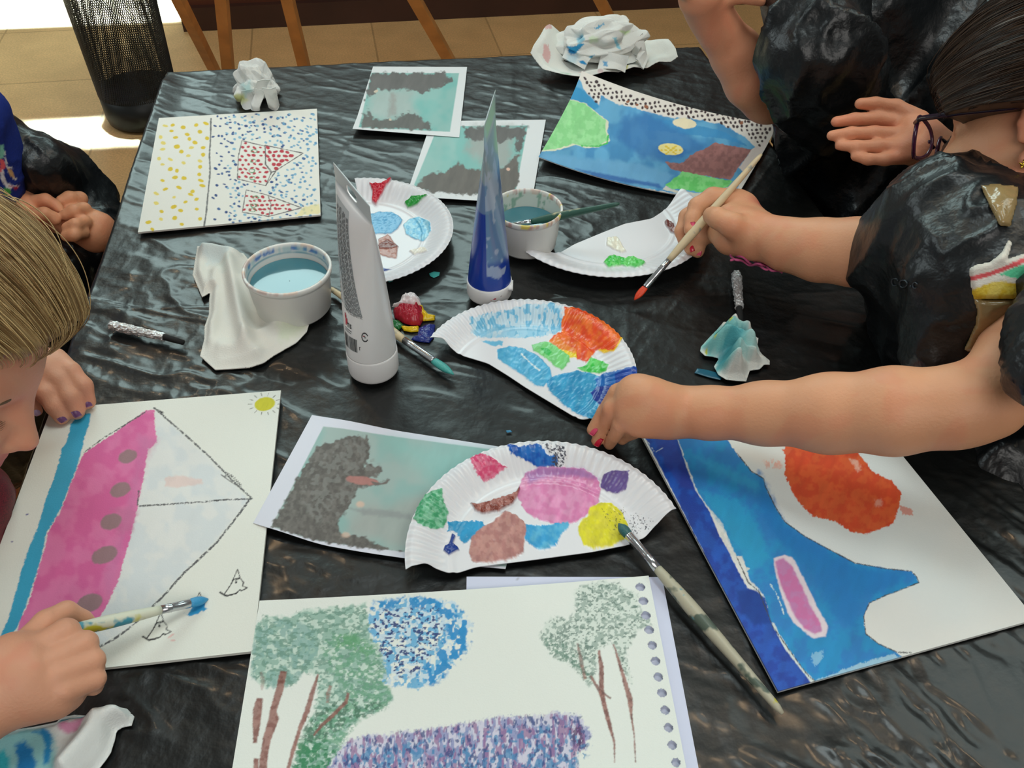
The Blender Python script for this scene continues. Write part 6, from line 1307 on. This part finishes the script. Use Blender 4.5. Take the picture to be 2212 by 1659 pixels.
# ------------------------------------------------------------------ D: blonde girl at the lower left
eD = empty('person', (-.66, .42, 0), 'blonde child bent low over the sailboat painting, holding a paintbrush', 'person')
CD = at(-182, 768, .175); MD = frame(.80*CX-.50*CY+.30*CF, .53*CX+.82*CY-.25*CF); sD = .93; hD, LD = head(CD, MD, sD)
nkD = CD+MD@np.array([0, -.05, -.13]); nkD = np.array([-.535, .50, .835]); chD = np.array([-.60, .44, .72]); plD = np.array([-.66, .42, .52])
shR, shL = np.array([-.565, .335, .80]), np.array([-.59, .60, .80]); elR = np.array([-.50, .19, .735]); elL = np.array([-.60, .70, .715])
pd = [('cap', nkD, .045, LD(0, -.03, -.06), .040, .02), ('cap', nkD, .05, shR, .042, .03), ('cap', nkD, .05, shL, .042, .03), ('cap', nkD+[0, 0, -.02], .07, chD, .09, .04), ('cap', chD, .092, plD, .10, .04)]
pd += chain([(shR, .040), (elR, .032)], .02)+chain([(elR, .033), J(-90, 1545, .05, 80), J(-20, 1500, .05, 76), J(15, 1470, .052, 70)], .014)
pd += chain([(shL, .040), (elL, .030)], .02)+chain([(elL, .031), J(-40, 730, .025, 42), J(50, 770, .030, 38), J(80, 785, .034, 38)], .014)
pd += chain([J(10, 1472, .050, 74), J(60, 1455, .054, 68), J(90, 1448, .050, 58)], .012)+chain([J(40, 1420, .056, 50), J(70, 1408, .053, 40)], .012)+chain([J(70, 1505, .046, 52), J(120, 1492, .042, 50), J(140, 1486, .038, 42)], .012)
FD = [[J(50, 1398, .056, 32), J(100, 1345, .052, 28), J(143, 1322, .046, 24), J(178, 1338, .034, 20), J(196, 1351, .026, 17)],
      [J(80, 1405, .062, 33), J(142, 1366, .060, 30), J(158, 1385, .045, 23), J(150, 1400, .036, 20)],
      [J(110, 1430, .060, 33), J(184, 1390, .055, 27), J(192, 1410, .040, 21), J(175, 1420, .03, 19)],
      [J(125, 1458, .056, 33), J(201, 1427, .049, 25.5), J(205, 1445, .034, 20), J(185, 1450, .026, 18)],
      [J(140, 1488, .050, 31), J(204, 1466, .042, 24), J(203, 1482, .028, 19), J(182, 1482, .020, 17)]]
for f_ in FD: pd += chain(f_, .0018)
FL = [[J(120, 775, .036, 24), J(152, 803, .034, 21), J(180, 834, .026, 19), J(190, 868, .012, 16.5)], [J(100, 790, .036, 24), J(128, 822, .033, 21), J(150, 858, .024, 19), J(166, 890, .011, 17)], [J(80, 800, .034, 24), J(98, 850, .030, 20), J(117, 877, .021, 18.5), J(134, 901, .010, 16.5)],
      [J(60, 805, .030, 22), J(62, 850, .022, 17), J(70, 876, .014, 14), J(80, 888, .009, 12)]]
for f_ in FL: pd += chain(f_, .0035)
pd += chain([J(60, 790, .034, 36), J(95, 800, .036, 34)], .012)
for sy in (-.07, .07): pd += chain([(plD+[0, sy, -.02], .068), (np.array([-.655, .42+sy, .29]), .046), (np.array([-.66, .42+sy, .07]), .031)], .03)+[ell((-.625, .42+sy, .028), (.082, .033, .028), None, .02)]
pd += hD
def paintD(P, c):
    q = (P-CD)@MD/sD; lips = np.exp(-((q[:, 2]+.056)/.008)**2-((q[:, 0])/.018)**2)*(q[:, 1] > .07); c = c*(1-lips[:, None])+lin((196, 104, 98))*lips[:, None]; return c
body('body', pd, eD, [(at(110, 1430, .045), .075, .0016), (at(130, 840, .02), .055, .0016), (CD, .11, .0026)], (216, 158, 128), .007, skin_paint=paintD)
hair_cap(eD, LD, MD, CD, sD, (128, 96, 58), (212, 186, 134), 23, strands=2400, thick=.029, loose=140, tab=([0, 40, 75, 95, 120, 180], [24, 28, 52, 86, 116, 122]))
for f_ in FL[:3]: nail(seat(f_[-1][0], f_[-1][1], .93), CAMDIR(f_[-1][0])+.2*CX, f_[-1][0]-f_[-2][0], .009, .0085, m_lilac, eD)
nail(seat(FL[3][-1][0], FL[3][-1][1], .93), CAMDIR(FL[3][-1][0])+.4*CX, FL[3][-1][0]-FL[3][-2][0], .008, .007, mat('pale_lilac_polish', (196, 176, 214), rough=.3), eD)
nail(seat(FD[0][-1][0], FD[0][-1][1], .9), CAMDIR(FD[0][-1][0])+.8*CY, FD[0][-1][0]-FD[0][-2][0], .009, .008, m_lilac, eD)
lash = MB()
for sx in (1,):
    for k_ in range(15):
        u = -1+2*k_/14; b0 = LD(sx*.031+.012*u, .0690-.004*u*u, -.001); lash.tube([b0, b0+MD@np.array([.0015*u, .005, -.003]), b0+MD@np.array([.003*u, .0095, -.0035])], [.00035, .0003, .0001], 5)
    br = [LD(sx*.031+.017*u, .0735-.008*u*u, .021-.004*u*u) for u in np.linspace(-1, 1, 12)]; lash.tube(br, [.0004]+[.0013]*10+[.0004], 6)
lash.build('eyelashes', mat('lash', (104, 82, 60), rough=.7), eD)
bag('top', [('cap', nkD+[-.02, 0, -.035], .07, chD, .108, .04), ('cap', chD, .112, plD, .12, .04), ('cap', plD, .125, plD+[0, 0, -.14], .14, .04)]+chain([(shR+[0, 0, .004], .055), (elR*.5+shR*.5, .050)], .03)+chain([(shL+[0, 0, .004], .055), (elL*.5+shL*.5, .050)], .03)+chain([J(-75, 1080, .015, 92), J(-80, 1180, .0, 80)], .03), eD, mat('dark_red_top', (96, 14, 26), rough=.55, noise=(900, .6)), coarse=.006, amp=.004, sc=26, seed=8, label='dark red sparkly top')
# ------------------------------------------------------------------ C: child with clasped hands at the far left
eC = empty('person', (-.86, .95, 0), 'child in blue shirt and black bin-bag apron at the far left, hands clasped', 'person')
chC = np.array([-.80, .93, .80]); plC = np.array([-.86, .95, .52]); nkC = np.array([-.80, .94, .95]); CC_ = np.array([-.80, .95, 1.11]); MC = frame(np.array([.9, -.2, -.35]), np.array([.3, 0, 1.])); hC, LC = head(CC_, MC, .93)
sR, sL = np.array([-.79, .81, .89]), np.array([-.84, 1.02, .86])
pc_ = [('cap', nkC, .045, LC(0, -.03, -.06), .04, .02), ('cap', nkC, .05, sR, .042, .03), ('cap', nkC, .05, sL, .042, .03), ('cap', nkC+[0, 0, -.04], .045, chC, .08, .03), ('cap', chC, .08, plC, .09, .03)]
pc_ += chain([(sR, .038), (np.array([-.70, .72, .72]), .030), J(40, 545, -.045, 36), J(58, 505, -.035, 31), J(52, 470, -.028, 32)], .014)
pc_ += chain([(sL, .038), (np.array([-.70, .97, .69]), .032), J(205, 500, -.055, 40), J(172, 478, -.04, 30)], .014)
pc_ += chain([J(52, 480, -.028, 34), J(48, 440, -.020, 34), J(62, 428, -.018, 26)], .01)
FC = [[J(58, 424, -.018, 20), J(92, 411, -.014, 15), J(112, 406, -.014, 12.5), J(126, 404, -.016, 11.5)], [J(62, 440, -.016, 19), J(98, 432, -.010, 14), J(118, 442, -.014, 12), J(128, 452, -.018, 11)], [J(62, 468, -.018, 18), J(96, 461, -.012, 13.5), J(114, 468, -.018, 11.5), J(120, 476, -.022, 11)],
      [J(165, 440, -.035, 18), J(172, 430, -.026, 16), J(150, 428, -.018, 15), J(134, 434, -.018, 13)], [J(172, 462, -.038, 18), J(181, 453, -.026, 15.5), J(160, 457, -.018, 15), J(143, 464, -.020, 13)], [J(172, 484, -.042, 18), J(182, 480, -.030, 15), J(162, 487, -.022, 14.5), J(146, 492, -.024, 12.5)], [J(168, 500, -.046, 17), J(178, 502, -.036, 14), J(160, 508, -.028, 13.5), J(143, 510, -.030, 12)]]
for f_ in FC: pc_ += chain(f_, .003)
pc_ += chain([J(150, 450, -.035, 26), J(155, 490, -.045, 26)], .008)
for sy in (-.07, .07): pc_ += chain([(plC+[0, sy, -.02], .068), (np.array([-.855, .95+sy, .29]), .046), (np.array([-.86, .95+sy, .07]), .031)], .03)+[ell((-.825, .95+sy, .028), (.082, .033, .028), None, .02)]
pc_ += hC
body('body', pc_, eC, [(at(110, 460, -.03), .075, .0017)], (216, 150, 112), .007)
nail(seat(*J(124, 416, -.018, 10)), CAMDIR(at(124, 416, -.02))-.5*CY, CX, .008, .007, mat('grey_nail_polish', (90, 96, 92), rough=.3), eC)
hair_cap(eC, LC, MC, CC_, .93, (70, 50, 34), (130, 100, 70), 31, strands=300, thick=.018, rs=(1.04, 1.03, 1.08), tab=([0, 60, 95, 110, 122, 180], [36, 42, 84, 98, 122, 128]))
def p_blue(p):
    z = lambda pts: zc(pts, 0, 180, 5.93)
    p.line(z([(60, 880), (90, 1070), (120, 1150), (200, 1230)]), 3, (206, 206, 206)); p.line(z([(20, 1130), (40, 1230), (90, 1310), (130, 1330)]), 9, (206, 206, 210)); p.poly(z([(0, 970), (50, 980), (75, 1070), (40, 1110), (0, 1140)]), (214, 90, 96), rough=1.5); p.poly(z([(0, 790), (40, 800), (60, 880), (40, 960), (0, 960)]), (120, 180, 160), rough=2)
    p.poly(z([(90, 1090), (150, 1100), (190, 1220), (130, 1180)]), (190, 150, 100), rough=1); p.line(z([(80, 1060), (160, 1090)]), 2.4, (206, 206, 206)); p.line(z([(100, 1290), (170, 1320), (240, 1320)]), 3, (206, 206, 210)); p.poly(z([(110, 1310), (240, 1330), (200, 1370)]), (176, 40, 60), rough=1.5); p.poly(z([(50, 1330), (120, 1350), (150, 1390), (90, 1450), (40, 1400)]), (72, 150, 70), rough=2)
bag('shirt', chain([J(-60, 250, .10, 75), J(-28, 330, .05, 62), J(-20, 400, .01, 58), J(-30, 470, -.03, 60)], .02)+[('cap', nkC+[0, 0, -.05], .075, chC+[.01, 0, 0], .112, .04), ('cap', chC+[.01, 0, 0], .115, plC, .12, .04)]+chain([(sR, .056), (sR*.5+np.array([-.70, .72, .72])*.5, .048)], .03)+chain([(sL, .056), (sL*.6+np.array([-.70, .97, .69])*.4, .05)], .03), eC, m_cloth, coarse=.0055, fine=[(at(0, 340, .05), .06, .0022)], amp=.003, sc=26, seed=6, paint=((26, 44, 120), p_blue), label='blue shirt with a swirling bright print')
bc_ = [('cap', nkC+[-.03, .02, -.05], .07, chC+[-.04, .03, 0], .105, .04), ('cap', chC+[-.03, .04, 0], .11, plC, .125, .04), ('cap', plC, .13, plC+[0, 0, -.22], .15, .04)]+chain([(sL+[.0, .0, 0], .062), J(75, 350, .02, 52), J(125, 385, -.02, 62)], .03)+chain([J(110, 375, -.01, 58), J(165, 420, -.055, 52), J(200, 450, -.07, 42), J(215, 520, -.08, 55)], .03)+chain([J(150, 520, -.09, 60), J(120, 600, -.10, 80)], .03)+[('cap', plC+[.1, 0, .08], .10, plC+[.22, -.08, .02], .09, .04)]
bag('apron', bc_, eC, coarse=.0055, fine=[(at(150, 420, -.02), .09, .0032)], amp=.007, sc=24, seed=12)
# ------------------------------------------------------------------ B: child standing at the far right
eB = empty('person', (.62, 1.22, 0), 'child standing in a black bin-bag apron at the far right corner of the table', 'person')
plB = np.array([.62, 1.24, .56]); chB = np.array([.62, 1.22, .90]); nkB = np.array([.645, 1.235, 1.10]); CB = np.array([.67, 1.26, 1.265]); MB_ = frame(np.array([-.8, -.4, -.3]), np.array([-.2, 0, 1.])); hB, LB_ = head(CB, MB_, .95)
sBR, sBL = np.array([.55, 1.33, 1.0]), np.array([.62, 1.09, 1.0])
pb = [('cap', nkB, .046, LB_(0, -.03, -.06), .04, .02), ('cap', nkB, .05, sBR, .042, .03), ('cap', nkB, .05, sBL, .042, .03), ('cap', nkB+[0, 0, -.03], .07, chB, .095, .04), ('cap', chB, .095, plB, .105, .04)]
pb += chain([(sBR, .040), J(1745, 180, .03, 50), J(1660, 205, .10, 56), J(1628, 170, .125, 60), J(1590, 115, .155, 51), J(1552, 62, .185, 42), J(1530, 25, .205, 42), J(1515, -8, .225, 50)], .014)
FB = [[J(1500, -5, .225, 20), J(1478, -18, .235, 15), J(1460, -30, .24, 13)], [J(1505, -22, .235, 20), J(1490, -60, .25, 15), J(1485, -90, .26, 13)], [J(1520, -28, .235, 20), J(1512, -70, .25, 15), J(1510, -100, .26, 13)], [J(1540, -20, .23, 19), J(1545, -60, .25, 15), J(1550, -85, .255, 13)], [J(1552, 5, .22, 20), J(1590, -8, .225, 15), J(1625, -4, .225, 13), J(1645, 2, .222, 12)]]
pb += chain([(sBL, .040), (np.array([.60, .93, .86]), .034), J(2105, 385, .13, 40), J(2040, 338, .15, 40)], .014)+chain([J(2040, 330, .15, 40), J(1985, 300, .155, 44), J(1950, 275, .155, 30)], .012)+chain([J(2000, 320, .15, 36), J(1945, 325, .15, 28)], .012)
FB += [[J(1985, 262, .165, 24), J(1935, 232, .172, 17), J(1890, 224, .175, 14), J(1858, 224, .176, 12)], [J(1948, 268, .16, 19), J(1895, 257, .163, 15.5), J(1845, 258, .163, 13.5), J(1806, 263, .162, 11.5)], [J(1945, 293, .157, 19), J(1888, 288, .158, 15.5), J(1838, 288, .158, 13.5), J(1797, 293, .157, 11.5)], [J(1945, 318, .152, 18), J(1895, 316, .152, 15), J(1850, 317, .151, 13), J(1814, 314, .15, 11)], [J(1958, 338, .148, 17), J(1912, 344, .146, 13.5), J(1875, 344, .145, 12), J(1848, 338, .144, 10.5)]]
for f_ in FB: pb += chain(f_, .0035)
for sy in (-.075, .075): pb += chain([(plB+[0, sy, -.02], .072), (np.array([.62, 1.24+sy, .30]), .048), (np.array([.62, 1.24+sy, .07]), .032)], .03)+[ell((.585, 1.24+sy, .028), (.085, .034, .028), None, .02)]
pb += hB
body('body', pb, eB, [(at(1900, 285, .155), .085, .0018), (at(1520, 0, .22), .05, .003), (at(1600, 130, .14), .07, .004)], (214, 146, 112), .008)
hair_cap(eB, LB_, MB_, CB, .95, (44, 30, 22), (90, 66, 46), 41, strands=250, thick=.018, rs=(1.04, 1.03, 1.08), tab=([0, 60, 95, 110, 122, 180], [36, 42, 84, 98, 122, 128]))
bb = [('cap', nkB+[0, 0, -.05], .062, sBR, .066, .04), ('cap', nkB+[0, 0, -.05], .062, sBL, .066, .04), ('cap', nkB+[.02, 0, -.06], .085, chB+[0, 0, -.02], .125, .04), ('cap', chB, .13, plB+[-.01, -.02, 0], .145, .05), ('cap', plB, .15, plB+[0, 0, -.25], .17, .05), ell((.58, 1.05, .70), (.12, .16, .22), None, .06)]+chain([J(1748, 15, .22, 96), J(1768, 110, .19, 96), J(1778, 190, .13, 92), J(1798, 270, .05, 102), J(1825, 400, -.04, 105), J(1865, 520, -.09, 110)], .05)+chain([(sBL, .058), (np.array([.62, .99, .93]), .052)], .03)+chain([J(1900, 30, .17, 120), J(1900, 150, .08, 120), J(1920, 300, -.02, 120)], .06)
bag('apron', bb, eB, coarse=.0065, amp=.015, sc=17, seed=17, stretch=(1, 1, .22))
